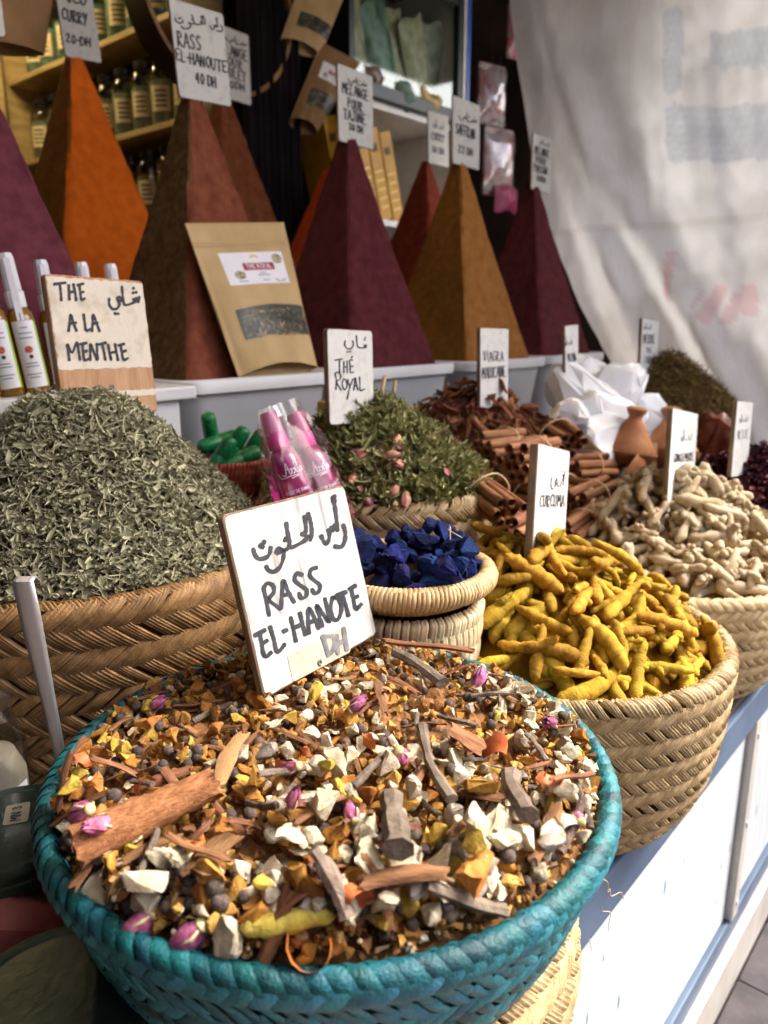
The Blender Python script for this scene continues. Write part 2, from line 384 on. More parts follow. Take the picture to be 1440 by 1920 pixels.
AWN = mat('awning_cloth', C(204, 196, 182), C(220, 212, 198), 6, .9, .2, 60, .2)
_n = AWN.node_tree; _t = _n.nodes.new('ShaderNodeBsdfTranslucent'); _t.inputs[0].default_value = C(220, 212, 196); _m = _n.nodes.new('ShaderNodeMixShader'); _m.inputs[0].default_value = .5
_n.links.new(_n.nodes['Principled BSDF'].outputs[0], _m.inputs[1]); _n.links.new(_t.outputs[0], _m.inputs[2]); _n.links.new(_m.outputs[0], _n.nodes['Material Output'].inputs[0])
# awning: sagging cloth over the goods, and the shop's own ceiling behind
V = []; F = []; nx, ny = 40, 20
for j in range(ny+1):
    for i in range(nx+1):
        x = -2.6+5.46*i/nx; y = -.30+2.30*j/ny
        V.append((x, y, 2.44+.06*(j/ny)-.05*math.sin(math.pi*((x*1.1) % 1))*math.sin(math.pi*j/ny)))
for j in range(ny):
    for i in range(nx): a = j*(nx+1)+i; F.append((a, a+1, a+nx+2, a+nx+1))
aw = MB().add(V, F).obj('awning', AWN); md = aw.modifiers.new('s', 'SOLIDIFY'); md.thickness = .002
tag(aw, kind='structure', label='sagging pale cloth awning over the stall')
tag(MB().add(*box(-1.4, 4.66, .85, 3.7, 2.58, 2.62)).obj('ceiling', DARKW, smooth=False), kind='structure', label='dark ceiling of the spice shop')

# ------------------------------------------------------------------ stall front
CZ = .405; FY = .305
WHITE = mat('stall_white', C(172, 180, 182), C(188, 195, 196), 9, .5, .08, 40, .4, stretch=(6, 6, 1.2))
# bluish flecks on the white paint
m = WHITE; N = m.node_tree.nodes; L = m.node_tree.links; b_ = N['Principled BSDF']
old = b_.inputs['Base Color'].links[0].from_socket
vn = N.new('ShaderNodeTexVoronoi'); vn.inputs['Scale'].default_value = 16; tcn = N.new('ShaderNodeTexCoord'); mp = N.new('ShaderNodeMapping'); mp.inputs['Scale'].default_value = (2.6, 1, .62)
L.new(tcn.outputs['Object'], mp.inputs[0]); L.new(mp.outputs[0], vn.inputs['Vector'])
rp = N.new('ShaderNodeValToRGB'); rp.color_ramp.elements[0].position = .10; rp.color_ramp.elements[0].color = (1, 1, 1, 1); rp.color_ramp.elements[1].position = .16; rp.color_ramp.elements[1].color = (0, 0, 0, 1)
wn = N.new('ShaderNodeMath'); wn.operation = 'GREATER_THAN'; wn.inputs[1].default_value = .62; sx_ = N.new('ShaderNodeSeparateColor'); L.new(vn.outputs['Color'], sx_.inputs[0]); L.new(sx_.outputs[0], wn.inputs[0])
mu = N.new('ShaderNodeMath'); mu.operation = 'MULTIPLY'; L.new(vn.outputs['Distance'], rp.inputs[0]); L.new(rp.outputs[0], mu.inputs[0]); L.new(wn.outputs[0], mu.inputs[1])
mxc = N.new('ShaderNodeMixRGB'); mxc.inputs[2].default_value = C(52, 96, 122); L.new(mu.outputs[0], mxc.inputs[0]); L.new(old, mxc.inputs[1]); L.new(mxc.outputs[0], b_.inputs['Base Color'])
SHADEBLUE = mat('rail_shade_blue', C(64, 80, 101), C(80, 97, 118), 8, .55, .1, 60, .4)  # blue-grey of the panel's shadow bands, painted onto the two strips
ALU = mat('aluminium', C(176, 172, 164), C(196, 192, 184), 12, .45, .05, 60, .5, metal=.3)
DECK = mat('counter_board', C(70, 62, 56), C(98, 88, 78), 5, .85, .3, 50, .2)
stall = thing('market_stall', 'white panelled market counter with painted blue grey shadow strips under the baskets', 'stall', (.9, FY, GZ))
def spart(name, m, x0, x1, y0, y1, z0, z1, bev=.003):
    return MB().add(*box(x0-.9, x1-.9, y0-FY, y1-FY, z0-GZ, z1-GZ, bev)).obj(name, m, stall, smooth=False)
spart('counter_top', DECK, -1.2, 3.2, .31, 1.19, CZ-.03, CZ)
spart('top_shade_rail', SHADEBLUE, -1.2, 3.2, .297, .309, CZ-.066, CZ-.001)
for x0_, x1_ in ((-1.2, .40), (.404, 1.346), (1.386, 2.3), (2.304, 3.2)): spart('panel', WHITE, x0_, x1_, .312, .33, -.08, CZ-.068)
for x0_ in (1.349, 2.286): spart('post', ALU, x0_, x0_+.034, .298, .33 if x0_ < 2 else .3115, -.079, CZ-.067)
for z_ in (-.05, .12, .30): spart('screw', ALU, 1.361, 1.371, .2955, .2979, z_, z_+.01, .002)
spart('bottom_shade_rail', SHADEBLUE, -1.2, 3.2, .302, .33, -.13, -.081)
spart('base_strip', ALU, -1.2, 3.2, .288, .33, GZ, -.1315)
spart('step', DECK, -1.0, 3.2, 1.20, 1.70, CZ, .62)
spart('step', DECK, -1.0, 3.2, 1.705, 2.20, CZ, .80)

# ------------------------------------------------------------------ curtain
CURT = bpy.data.materials.new('curtain_cloth'); CURT.use_nodes = True
N = CURT.node_tree.nodes; L = CURT.node_tree.links; b_ = N['Principled BSDF']; b_.inputs['Roughness'].default_value = .9; b_.inputs['Specular IOR Level'].default_value = .15
at = N.new('ShaderNodeAttribute'); at.attribute_name = 'print'
at2 = N.new('ShaderNodeAttribute'); at2.attribute_name = 'pink'
at3 = N.new('ShaderNodeAttribute'); at3.attribute_name = 'shade_seam'
tcn = N.new('ShaderNodeTexCoord'); nz = N.new('ShaderNodeTexNoise'); nz.inputs['Scale'].default_value = 5; nz.inputs['Detail'].default_value = 8; L.new(tcn.outputs['Object'], nz.inputs['Vector'])
rp = N.new('ShaderNodeValToRGB'); rp.color_ramp.elements[0].position = .3; rp.color_ramp.elements[0].color = C(192, 193, 192); rp.color_ramp.elements[1].position = .6; rp.color_ramp.elements[1].color = C(214, 216, 217); L.new(nz.outputs[0], rp.inputs[0])
x = rp.outputs[0]
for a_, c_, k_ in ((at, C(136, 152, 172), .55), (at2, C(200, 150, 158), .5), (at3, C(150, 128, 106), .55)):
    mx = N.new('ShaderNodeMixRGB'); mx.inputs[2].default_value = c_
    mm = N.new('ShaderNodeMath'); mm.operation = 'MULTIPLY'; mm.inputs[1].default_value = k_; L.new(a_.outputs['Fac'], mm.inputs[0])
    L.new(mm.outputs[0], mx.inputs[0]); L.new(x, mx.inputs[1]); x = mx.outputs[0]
L.new(x, b_.inputs['Base Color'])
wv = N.new('ShaderNodeTexNoise'); wv.inputs['Scale'].default_value = 60; wv.inputs['Detail'].default_value = 6; mpp = N.new('ShaderNodeMapping'); mpp.inputs['Scale'].default_value = (1, 1.6, .22)
L.new(tcn.outputs['Object'], mpp.inputs[0]); L.new(mpp.outputs[0], wv.inputs['Vector'])
bp = N.new('ShaderNodeBump'); bp.inputs['Strength'].default_value = .7; bp.inputs['Distance'].default_value = .006; L.new(wv.outputs[0], bp.inputs['Height']); L.new(bp.outputs[0], b_.inputs['Normal'])
tr = N.new('ShaderNodeBsdfTranslucent'); L.new(x, tr.inputs[0]); mxs = N.new('ShaderNodeMixShader'); mxs.inputs[0].default_value = .17
L.new(b_.outputs[0], mxs.inputs[1]); L.new(tr.outputs[0], mxs.inputs[2]); L.new(mxs.outputs[0], N['Material Output'].inputs[0])
XCUR = 2.68
le = [atx(u, v, XCUR) for u, v in ((940, -260), (955, 0), (975, 150), (998, 300), (1030, 430), (1085, 570), (1150, 690), (1190, 780), (1250, 900), (1330, 1040))]
lz = np.array([p[2] for p in le])[::-1]; ly = np.array([p[1] for p in le])[::-1]
def pxprint(u, v):
    """faded printing on the cloth, as flat areas located by where it hangs"""
    B = [(1243, 20, 1285, 175), (1330, 60, 1460, 125), (1245, 205, 1480, 305), (1262, 195, 1285, 225)]
    b = max([1.0 if (x0 < u < x1 and y0+.06*(u-x0)*-1 < v < y1-.03*(u-x0)) else 0 for x0, y0, x1, y1 in B])
    if 1300 < u < 1460 and 110 < v < 135 and math.sin(u*.21) > -.2: b = max(b, .6)
    e = .5*math.sin(u*.9+v*.35)+.5*math.sin(v*.6-u*.2)
    b *= .75+.25*e
    p = 1.0 if (1250 < u < 1266 and 470 < v < 565) or ((u-1345)/42)**2+((v-572)/38)**2 < 1 and math.sin(u*.15+v*.07) > -.6 or (1385 < u < 1420 and 535 < v < 590) else 0
    return b, p
from_px = []
nu, nv = 170, 150; V = []; F = []; pr = []; pk = []; sl_ = []
for j in range(nv+1):
    t = j/nv; z = 2.34-1.86*t
    yl = float(np.interp(z, lz, ly)); yr = -.42+.15*t
    for i in range(nu+1):
        s_ = i/nu; y = yl+(yr-yl)*s_
        # loose folds fanning down from the gathered top corner
        f = .070*math.sin(s_*38+1.3*t)*math.exp(-s_*2.2)+.022*math.sin(s_*23+2+2.2*t)+.012*math.sin(s_*61-3*t)+.005*math.sin(s_*120+7*t+math.sin(9*t))
        # the long diagonal fold
        d = s_-(.05+.30*max(0, t-.05)**1.2); f += -.11*math.exp(-(d/.035)**2)+.07*math.exp(-((d-.07)/.05)**2)-.05*math.exp(-((d+.09)/.03)**2)
        d2 = s_-.62-.05*math.sin(3*t); f += .03/(1+math.exp(-d2*70))
        f += .004*math.exp(-((z-1.33)/.006)**2)*(1 if s_ > .1 else 0)*(1+.6*math.sin(s_*300))
        f += .006*math.sin(z*31+y*11)*math.sin(y*17)+.004*math.sin(z*70+math.sin(y*40)*1.5)*math.sin(y*53)
        f *= min(1, s_/.06+.15)
        f = f*.52+.0035*math.sin(y*95+3*math.sin(z*6))*math.sin(z*5+y*3)
        V.append((XCUR+f, y, z))
        dd = np.array([XCUR, y, z])-EYE; fw = dd[0]*cy+dd[1]*sy; rt = dd[0]*sy-dd[1]*cy; zd = fw*cp-dd[2]*sp; yd = -dd[2]*cp-fw*sp
        b, p = pxprint(720+FPX*rt/zd, 960+FPX*yd/zd); pr.append(b); pk.append(p)
        sl_.append(max(0, min(1, (1.25-z)/.5))*max(0, 1-s_*1.7)+.5*math.exp(-((z-1.33)/.008)**2))  # brownish shade painted into the lower left of the cloth, plus the seam line
for j in range(nv):
    for i in range(nu): a = j*(nu+1)+i; F.append((a, a+1, a+nu+2, a+nu+1))
cur = MB().add(V, F).obj('curtain', CURT)
for n_, d_ in (('print', pr), ('pink', pk), ('shade_seam', sl_)):
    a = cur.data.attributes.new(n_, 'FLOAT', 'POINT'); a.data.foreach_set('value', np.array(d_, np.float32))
tag(cur, 'creased off-white cloth curtain with faded blue and pink print', 'curtain')

# ------------------------------------------------------------------ back shelves with jars
SHELF = mat('shelf_wood', C(170, 148, 100), C(200, 178, 128), 8, .6, .2, 60, .3, stretch=(1, 1, 6))
GLASS = clearmat('jar_glass', (.93, .95, .9, 1), .2, .06)
PX_ = 1.80                                    # partition plane facing the shop
side = thing('shelf_unit', 'cream wooden shelves of herb jars behind the hoop', 'shelf', (PX_, 2.9, GZ))
def shp(name, root, o, m, *a, bev=.003): return MB().add(*box(a[0]-o[0], a[1]-o[0], a[2]-o[1], a[3]-o[1], a[4]-o[2], a[5]-o[2], bev)).obj(name, m, root, smooth=False)
o_ = (PX_, 2.9, GZ)
shp('back_panel', side, o_, DARKW, PX_, PX_+.04, 2.22, 3.58, GZ, 2.46)
for z in (1.37, 1.655, 1.965, 2.27): shp('shelf_board', side, o_, SHELF, PX_-.17, PX_-.002, 2.26, 3.42, z-.02, z)
for y in (2.235, 3.43): shp('upright', side, o_, SHELF, PX_-.18, PX_-.003, y, y+.024, GZ, 2.44)
back = thing('shelf_unit', 'cream wooden shelves of jars in the far left corner', 'shelf', (.9, 3.45, GZ))
o2 = (.9, 3.45, GZ)
shp('back_panel', back, o2, DARKW, 0.2, 1.6, 3.58, 3.60, GZ, 2.44)
for z in (1.43, 1.70, 1.985, 2.28): shp('shelf_board', back, o2, SHELF, .232, 1.566, 3.40, 3.578, z-.022, z)
for x in (.205, .90, 1.57): shp('upright', back, o2, SHELF, x, x+.024, 3.39, 3.579, GZ, 2.43)
HERBS = [mat('jar_fill_olive', C(96, 84, 40), C(140, 122, 64), 60, .9, .6, 120), mat('jar_fill_ochre', C(150, 116, 58), C(186, 150, 84), 60, .9, .6, 120),
         mat('jar_fill_grey', C(110, 120, 104), C(150, 156, 132), 60, .9, .6, 120), mat('jar_fill_brown', C(90, 62, 38), C(128, 92, 58), 60, .9, .6, 120), mat('jar_fill_teal', C(78, 118, 112), C(130, 160, 140), 60, .9, .6, 120)]
LABEL = mat('paper_label', C(206, 190, 150), C(226, 212, 176), 40, .8, .1, 100)
LIDB = mat('jar_lid_dark', C(30, 28, 26), C(46, 42, 38), 40, .35, .1, 100, .5)
def jar(h, r, fill, lab):
    root = put('herb_jar', None)
    MB().add(*lathe([(.0, .004), (r*.92, .004), (r, .015), (r, h*.74), (r*.86, h*.84), (r*.62, h*.88), (r*.62, h*.92)], 24)).obj('glass', GLASS, root)
    MB().add(*lathe([(0, .007), (r*.9, .007), (r*.93, .02), (r*.93, h*.60), (r*.85, h*.64), (0, h*.66)], 20)).obj('contents', fill, root)
    MB().add(*lathe([(0, h*.89), (r*.68, h*.89), (r*.70, h*.90), (r*.70, h*.985), (r*.6, h), (0, h)], 24)).obj('lid', LIDB, root, sharp=30)
    if lab:
        V = []; F = []; n = 10
        for k in range(n+1):
            a = R_(180+lab)+R_(-38+76*k/n)
            for z in (h*.22, h*.56): V.append((r*1.012*math.cos(a), r*1.012*math.sin(a), z))
        for k in range(n): F.append((2*k, 2*k+2, 2*k+3, 2*k+1))
        lb = MB().add(V, F).obj('label', LABEL, root)
        b = MB()
        for q in range(4):
            V = []
            for k in range(5):
                a = R_(180+lab)+R_(-22+44*k/4)
                for dz in (0, .006): V.append((r*1.02*math.cos(a), r*1.02*math.sin(a), h*(.28+.065*q)+dz))
            b.add(V, [(2*k, 2*k+2, 2*k+3, 2*k+1) for k in range(4)])
        b.obj('lettering', INK, lb)
    return root
protos = [jar(.235, .052, HERBS[i % 5], (35 if i % 2 == 0 else 0)) for i in range(5)]
used = set()
ordn = ['first', 'second', 'third', 'fourth', 'fifth', 'sixth', 'seventh', 'eighth', 'ninth', 'tenth', 'eleventh']
def place_jar(k, loc, rz, label, group):
    if k in used: r = copy_tree(protos[k])
    else: r = protos[k]; used.add(k)
    r.location = loc; r.rotation_euler = (0, 0, rz); tag(r, label, 'jar', group)
k = 0
for z, nm_ in ((1.37, 'lowest'), (1.655, 'middle'), (1.965, 'upper')):
    for i in range(9):
        place_jar((k*3+i*2) % 5, (PX_-.085, 2.34+i*.122+rnd.uniform(-.008, .008), z+.0005), rnd.uniform(-.3, .3), 'dark lidded glass herb jar, %s from the front on the %s shelf behind the hoop' % (ordn[i], nm_), 'herb jars on the shelves behind the hoop'); k += 1
for z, nm_ in ((1.43, 'lower'), (1.70, 'middle'), (1.985, 'top')):
    for i in range(5):
        place_jar((k+i) % 5, (.99+i*.122, 3.48, z+.0005), rnd.uniform(.9, 1.4), 'herb jar on the %s far corner shelf, %s from its left post' % (nm_, ordn[i]), 'herb jars in the far left corner'); k += 1
# lit tube lamp under the awning over the jar shelves (its reflection stands in the jars)
lampr = thing('tube_lamp', 'lit warm tube lamp hanging over the jar shelves', 'lamp', (1.18, 2.95, 2.37))
MB().add(*tube([(-.3, 0, 0), (.3, 0, 0)], .016, 12)).obj('tube', mat('tube_glow', (1, .8, .45, 1), emit=((1, .74, .36, 1), 26)), lampr)
for x in (-.31, .31): MB().add(*box(x-.012, x+.012, -.02, .02, -.02, .03, .003)).obj('end_cap', ALU, lampr)
MB().add(*box(-.32, .32, -.018, .018, .031, .05, .003)).obj('batten', ALU, lampr)

# hoop drum hanging in front of the shelves
HOOPW = mat('hoop_wood', C(120, 84, 46), C(156, 116, 68), 12, .4, .1, 60, .5); HOOPD = mat('hoop_dark', C(48, 34, 24), C(64, 46, 32), 12, .5)
hc = aty(398, -8, 2.12)
hoop = thing('frame_drum', 'round wooden hoop drum hanging before the jar shelves', 'drum', hc, (0, 0, R_(0)))
b = MB(); ro, ri, hh = .285, .272, .05; n = 72
V = []; F = []
for i in range(n):
    a = 2*math.pi*i/n; c_, s_ = math.cos(a), math.sin(a)
    V += [(ro*c_, -hh, ro*s_), (ro*c_, hh, ro*s_)]
for i in range(n): j = (i+1) % n; F.append((2*i, 2*j, 2*j+1, 2*i+1))
MB().add(V, F).obj('outer_rim', HOOPD, hoop)
V = []; F = []
for i in range(n):
    a = 2*math.pi*i/n; c_, s_ = math.cos(a), math.sin(a)
    V += [(ro*c_, -hh, ro*s_), (ri*c_, -hh, ri*s_), (ri*c_, hh, ri*s_), (ro*c_, hh, ro*s_)]
for i in range(n):
    j = (i+1) % n
    for k in range(3): F.append((4*i+k, 4*i+k+1, 4*j+k+1, 4*j+k))
MB().add(V, F).obj('inner_rim', HOOPW, hoop, sharp=30)

# dark drape in front of the partition edge
DRAPE = mat('drape_black', C(20, 16, 18), C(34, 26, 30), 6, .9, .3, 60, .2)
V = []; F = []; n = 60
for j in range(2):
    for i in range(n+1):
        t = i/n; x = 1.74+.24*t; V.append((x, 2.08+.018*math.sin(t*26)+.01*math.sin(t*51), 2.44 if j else .85))
for i in range(n): F.append((i, i+1, n+2+i, n+1+i))
dr = MB().add(V, F).obj('drape', DRAPE); md = dr.modifiers.new('s', 'SOLIDIFY'); md.thickness = .003
tag(dr, 'black gathered drape beside the wooden post', 'drape')
POSTW = mat('post_wood', C(96, 64, 40), C(130, 90, 58), 8, .6, .2, 60, .3, stretch=(4, 4, .5))
tag(MB().add(*box(1.985, 2.02, 2.13, 2.18, GZ, 2.45, .003)).obj('wooden_post', POSTW, smooth=False), 'brown wooden post between the black drape and the hanging kraft bags', 'post')
GREYW = mat('grey_board', C(120, 112, 102), C(140, 132, 120), 6, .7, .1, 40)
tag(MB().add(*box(2.03, 2.10, 2.20, 2.24, GZ, 2.45, .003)).obj('upright_board', GREYW, smooth=False), 'narrow grey upright board behind the hanging kraft bags', 'board')

# ------------------------------------------------------------------ showcase
SG = mat('showcase_green', C(20, 38, 38), C(28, 50, 48), 10, .4, 0, spec=.5)
BLUEP = mat('blue_plastic', C(34, 84, 170), C(44, 98, 190), 10, .35, 0, spec=.5)
WHP = mat('white_plastic', C(205, 205, 200), C(222, 222, 216), 10, .4, .05, 30)
sc = thing('glass_showcase', 'dark green framed glass showcase holding herb bags and yellow boxes', 'showcase', (2.72, 2.4, GZ)); o3 = (2.72, 2.4, GZ)
X0, X1 = 2.36, 3.09
def scp(n_, m_, *a): return shp(n_, sc, o3, m_, *a, bev=.002)
for x in (X0, X1-.03): scp('frame_post', SG, x, x+.03, 2.20, 2.23, 1.2, 2.44)
scp('frame_rail', SG, X0+.031, X1-.031, 2.202, 2.232, 1.875, 1.925)
scp('frame_rail', SG, X0+.031, X1-.031, 2.202, 2.232, 2.34, 2.38)
scp('shelf_board', WHP, X0+.032, X1-.032, 2.234, 2.58, 1.845, 1.873)
scp('shelf_board', WHP, X0+.032, X1-.032, 2.206, 2.58, 1.40, 1.425)
scp('rear_panel', GREYW, X0, X1, 2.59, 2.61, 1.2, 2.44)
scp('side_panel', SG, X0+.002, X0+.02, 2.235, 2.585, 1.2, 2.44)
scp('side_panel', WHP, X1-.02, X1-.002, 2.235, 2.585, 1.2, 2.44)
scp('edge_strip', BLUEP, X1+.022, X1+.045, 2.19, 2.22, 1.2, 2.44)
scp('edge_strip', WHP, X1+.001, X1+.021, 2.195, 2.22, 1.2, 2.44)
scp('glass_pane', clearmat('pane', (.9, .95, .93, 1), .03, .05, .12), X0+.03, X1-.03, 2.214, 2.217, 1.925, 2.34)
BAGM = [mat('bag_beige', C(150, 140, 108), C(196, 186, 150), 22, .35, .7, 40, .5), mat('bag_green', C(52, 92, 84), C(140, 168, 140), 18, .35, .7, 40, .5), mat('bag_grey', C(120, 118, 106), C(176, 174, 156), 20, .35, .7, 40, .5),
        mat('bag_gold', C(150, 120, 50), C(196, 166, 90), 20, .35, .7, 40, .5)]
def pillow(w, h, t, seed):
    g = np.random.default_rng(seed); n = 10; V = []; F = []
    ph = g.uniform(0, 6, 4)
    for sgn in (-1, 1):
        for j in range(n+1):
            for i in range(n+1):
                u, v = i/n, j/n; e = (max(0, math.sin(math.pi*u))*max(0, math.sin(math.pi*v)))**.55
                V.append(((u-.5)*w, sgn*t*.5*e*(1+.25*math.sin(u*9+ph[0])*math.sin(v*8+ph[1])), v*h+.01*math.sin(u*7+ph[2])))
    m_ = (n+1)**2
    for q in range(2):
        for j in range(n):
            for i in range(n):
                a = q*m_+j*(n+1)+i; f = (a, a+1, a+n+2, a+n+1); F.append(f if q == 0 else f[::-1])
    return V, F
for i, (x, tilt, c_, nm_) in enumerate(((2.45, .35, 0, 'pale beige'), (2.55, .42, 2, 'grey'), (2.66, .5, 1, 'sea green'), (2.78, .45, 0, 'wide cream'), (2.90, .5, 0, 'tall ochre tinted'), (2.99, .2, 2, 'narrow grey'))):
    o = MB().add(*pillow(.17, .42, .045, i)).obj('herb_bag', BAGM[c_], None, loc=(x+.1, 2.33+.03*(i % 2), 1.875), rot=(R_(8), -tilt, 0))
    tag(o, '%s plastic bag of dried herbs leaning in the glass showcase' % nm_, 'bag', 'plastic bags in the showcase')
o = MB().add(*pillow(.13, .12, .06, 31)).obj('herb_bag', mat('bag_dark', C(50, 40, 40), C(150, 120, 100), 40, .35, .6, 60, .5), None, loc=(2.50, 2.27, 1.876), rot=(R_(30), .2, 0)); tag(o, 'small dark speckled bag lying at the showcase front', 'bag', 'plastic bags in the showcase')
o = MB().add(*pillow(.15, .11, .07, 32)).obj('herb_bag', BAGM[3], None, loc=(2.86, 2.27, 1.876), rot=(R_(35), .3, 0)); tag(o, 'small golden yellow bag lying at the showcase front', 'bag', 'plastic bags in the showcase')
o = MB().add(*pillow(.14, .10, .06, 33)).obj('herb_bag', BAGM[1], None, loc=(2.70, 2.26, 1.876), rot=(R_(40), .3, 0)); tag(o, 'small crumpled green bag lying at the showcase front', 'bag', 'plastic bags in the showcase')
YEL = mat('yellow_card', C(172, 126, 20), C(194, 148, 32), 12, .5, .05, 40); YELD = mat('yellow_card_print', C(70, 48, 30), C(110, 70, 30), 60, .6)
for i in range(5):
    p = aty(700+i*19, 300+i*8, 2.06+i*.004)
    bx = thing('yellow_box', '%s of the yellow cardboard boxes leaning in the showcase' % ['leftmost', 'second from left', 'middle', 'second from right', 'rightmost'][i], 'box', (2.38+i*.082, 2.27, 1.4255), (0, R_(-16), 0), 'yellow boxes in the showcase')
    MB().add(*box(0, .072, 0, .16, 0, .36, .003)).obj('carton', YEL, bx, smooth=False)
    MB().add(*box(.014, .05, -.0015, -.0002, .27, .30)).obj('print_mark', YELD, bx, smooth=False)
    for q in range(5): MB().add(*box(.01, .06, -.0014, -.0002, .05+.035*q, .058+.035*q)).obj('print_line', mat('yellow_light', C(232, 200, 110)), bx, smooth=False)

# packs hanging right of the showcase
CLEARP = clearmat('clear_pack', (.95, .95, .95, 1), .3, .12)
def pack(px, y, w, h, cols, label):
    p = aty(px[0], px[1], y); t = thing('hanging_pack', label, 'pack', p, (0, 0, R_(-12)), 'packets hanging beside the showcase')
    MB().add(*box(-w/2, w/2, 0, .02, -h, 0, .008)).obj('card', mat('pack_'+label[:5], *cols, 14, .5, .3, 60), t)
    MB().add(*pillow(w*1.06, h*.9, .07, 5)).obj('clear_cover', CLEARP, t, loc=(0, -.004, -h*.95))
    MB().add(*box(-w*.32, w*.32, -.0025, -.0005, -h*.8, -h*.35, .0005)).obj('picture', mat('pic_'+label[:5], cols[1], cols[0], 30, .5), t, smooth=False)
    MB().add(*tube([(0, .01, 0), (0, .01, .3)], .0016, 6)).obj('hook_wire', LIDB, t)
pack((925, 120), 2.18, .17, .26, (C(150, 140, 136), C(130, 50, 40)), 'grey packet with red picture hanging beside the blue strip')
pack((938, 240), 2.16, .19, .30, (C(130, 128, 130), C(40, 34, 36)), 'grey packet with dark window hanging lowest by the curtain')
pack((972, 10), 2.3, .12, .24, (C(170, 150, 150), C(190, 70, 90)), 'small pink printed packet hanging high beside the curtain')
t = MB().add(*pillow(.20, .12, .06, 9)).obj('pink_pouch', mat('pink_cloth', C(96, 20, 50), C(120, 30, 66), 14, .6, .3, 40), None, loc=tuple(aty(948, 398, 2.14)))
tag(t, 'magenta pouch under the lowest hanging packet', 'pouch')
# ================================================================== tubs and spice pyramids
TUBM = mat('tub_plastic', C(206, 206, 204), C(218, 218, 216), 6, .42, .05, 30, .45)
def rring(hx, hy, r, z, n=6):
    out = []
    for sx_, sy_, a in ((1, 1, 0), (-1, 1, 90), (-1, -1, 180), (1, -1, 270)):
        for k in range(n+1):
            t = R_(a+90*k/n); out.append((sx_*(hx-r)+r*math.cos(t), sy_*(hy-r)+r*math.sin(t), z))
    return out
def loft(rings, cap0=True, cap1=False):
    n = len(rings[0]); V = [p for r in rings for p in r]; F = []
    for k in range(len(rings)-1):
        for i in range(n): j = (i+1) % n; F.append((k*n+i, k*n+j, (k+1)*n+j, (k+1)*n+i))
    if cap0: F.append(tuple(range(n-1, -1, -1)))
    if cap1: F.append(tuple((len(rings)-1)*n+i for i in range(n)))
    return V, F
def tub_mesh(h):
    hx = .213
    return loft([rring(hx-.05, hx-.05, .05, 0), rring(hx-.046, hx-.046, .05, .008), rring(hx-.016, hx-.016, .05, h-.03), rring(hx-.014, hx-.014, .05, h-.028), rring(hx-.001, hx-.001, .055, h-.026), rring(hx+.001, hx+.001, .055, h-.004),
                 rring(hx-.002, hx-.002, .055, h), rring(hx-.012, hx-.012, .05, h), rring(hx-.017, hx-.017, .05, h-.004), rring(hx-.022, hx-.022, .05, h-.05), rring(hx-.03, hx-.03, .05, h-.1)], True, True)
tub_me = MB().add(*tub_mesh(.29)).mesh('plastic_tub', TUBM, True, 50)
def pyr_mesh(name, m, half, h, seed, flare=.10, top=.010):
    g = np.random.default_rng(seed); n = 22; V = []; F = []; nz = 34
    for k in range(nz+1):
        t = k/nz; hw = half*(1-t)+top*t; hw += flare*half*(-math.sin(math.pi*t)*.10)
        rr = min(.010, hw*.35); ring = []
        for s_ in range(4):
            for i in range(n):
                a = -1+2*i/n; x, y = a*hw, -hw
                e = max(abs(a)-.90, 0)/.10; y += rr*e*e*.8; q_ = mnoise.noise((x*14+seed*5, h*t*14, s_*7.3)); y += .0030*q_+.0012*mnoise.noise((x*50+seed, h*t*50, s_*3.1))
                for _ in range(s_): x, y = -y, x
                ring.append((x+g.normal(0, .0006), y+g.normal(0, .0006), h*t+g.normal(0, .0006)))
        V += ring
    q = 4*n
    for k in range(nz):
        for i in range(q): j = (i+1) % q; F.append((k*q+i, k*q+j, (k+1)*q+j, (k+1)*q+i))
    F.append(tuple(nz*q+i for i in range(q)))
    return MB().add(V, F).mesh(name, m, True, 60)
def powder(name, a, b, bump=.35, sc=40): return mat(name, C(a), C(b), sc, .92, bump, 300, .12, lo=.3, hi=.7, detail=8)
PYR = [   # (x, y, row, colour a, b, label, extra height)
 (.60, 1.42, 1, (88, 42, 52), (112, 58, 66), 'dusty purple spice pyramid at the left edge behind the oil bottles', 0, .6),
 (1.07, 1.90, 2, (196, 92, 22), (218, 108, 30), 'bright orange curry powder pyramid below the curry sign', 0, .3),
 (1.05, 1.42, 1, (108, 58, 40), (132, 76, 54), 'reddish brown spice pyramid behind the leaning kraft pouch', 0, .7),
 (1.51, 1.90, 2, (104, 58, 34), (126, 74, 46), 'brown spice pyramid behind and right of the kraft pouch pyramid', 0, .3),
 (1.51, 1.42, 1, (74, 32, 36), (94, 44, 48), 'dark maroon spice pyramid in the middle of the front row', 0, .3),
 (1.96, 1.93, 2, (200, 74, 26), (222, 92, 36), 'orange red spice pyramid peeking out behind the middle maroon one', -.14, .3),
 (2.42, 1.88, 2, (112, 48, 30), (134, 62, 42), 'small red brown pyramid far behind the tan one', -.06, .3),
 (1.96, 1.40, 1, (136, 90, 42), (158, 108, 56), 'tan golden spice pyramid on the right of the front row', 0, .3),
 (2.41, 1.42, 1, (78, 34, 38), (98, 46, 50), 'dark plum spice pyramid against the curtain', 0, .3),
]
apex = []
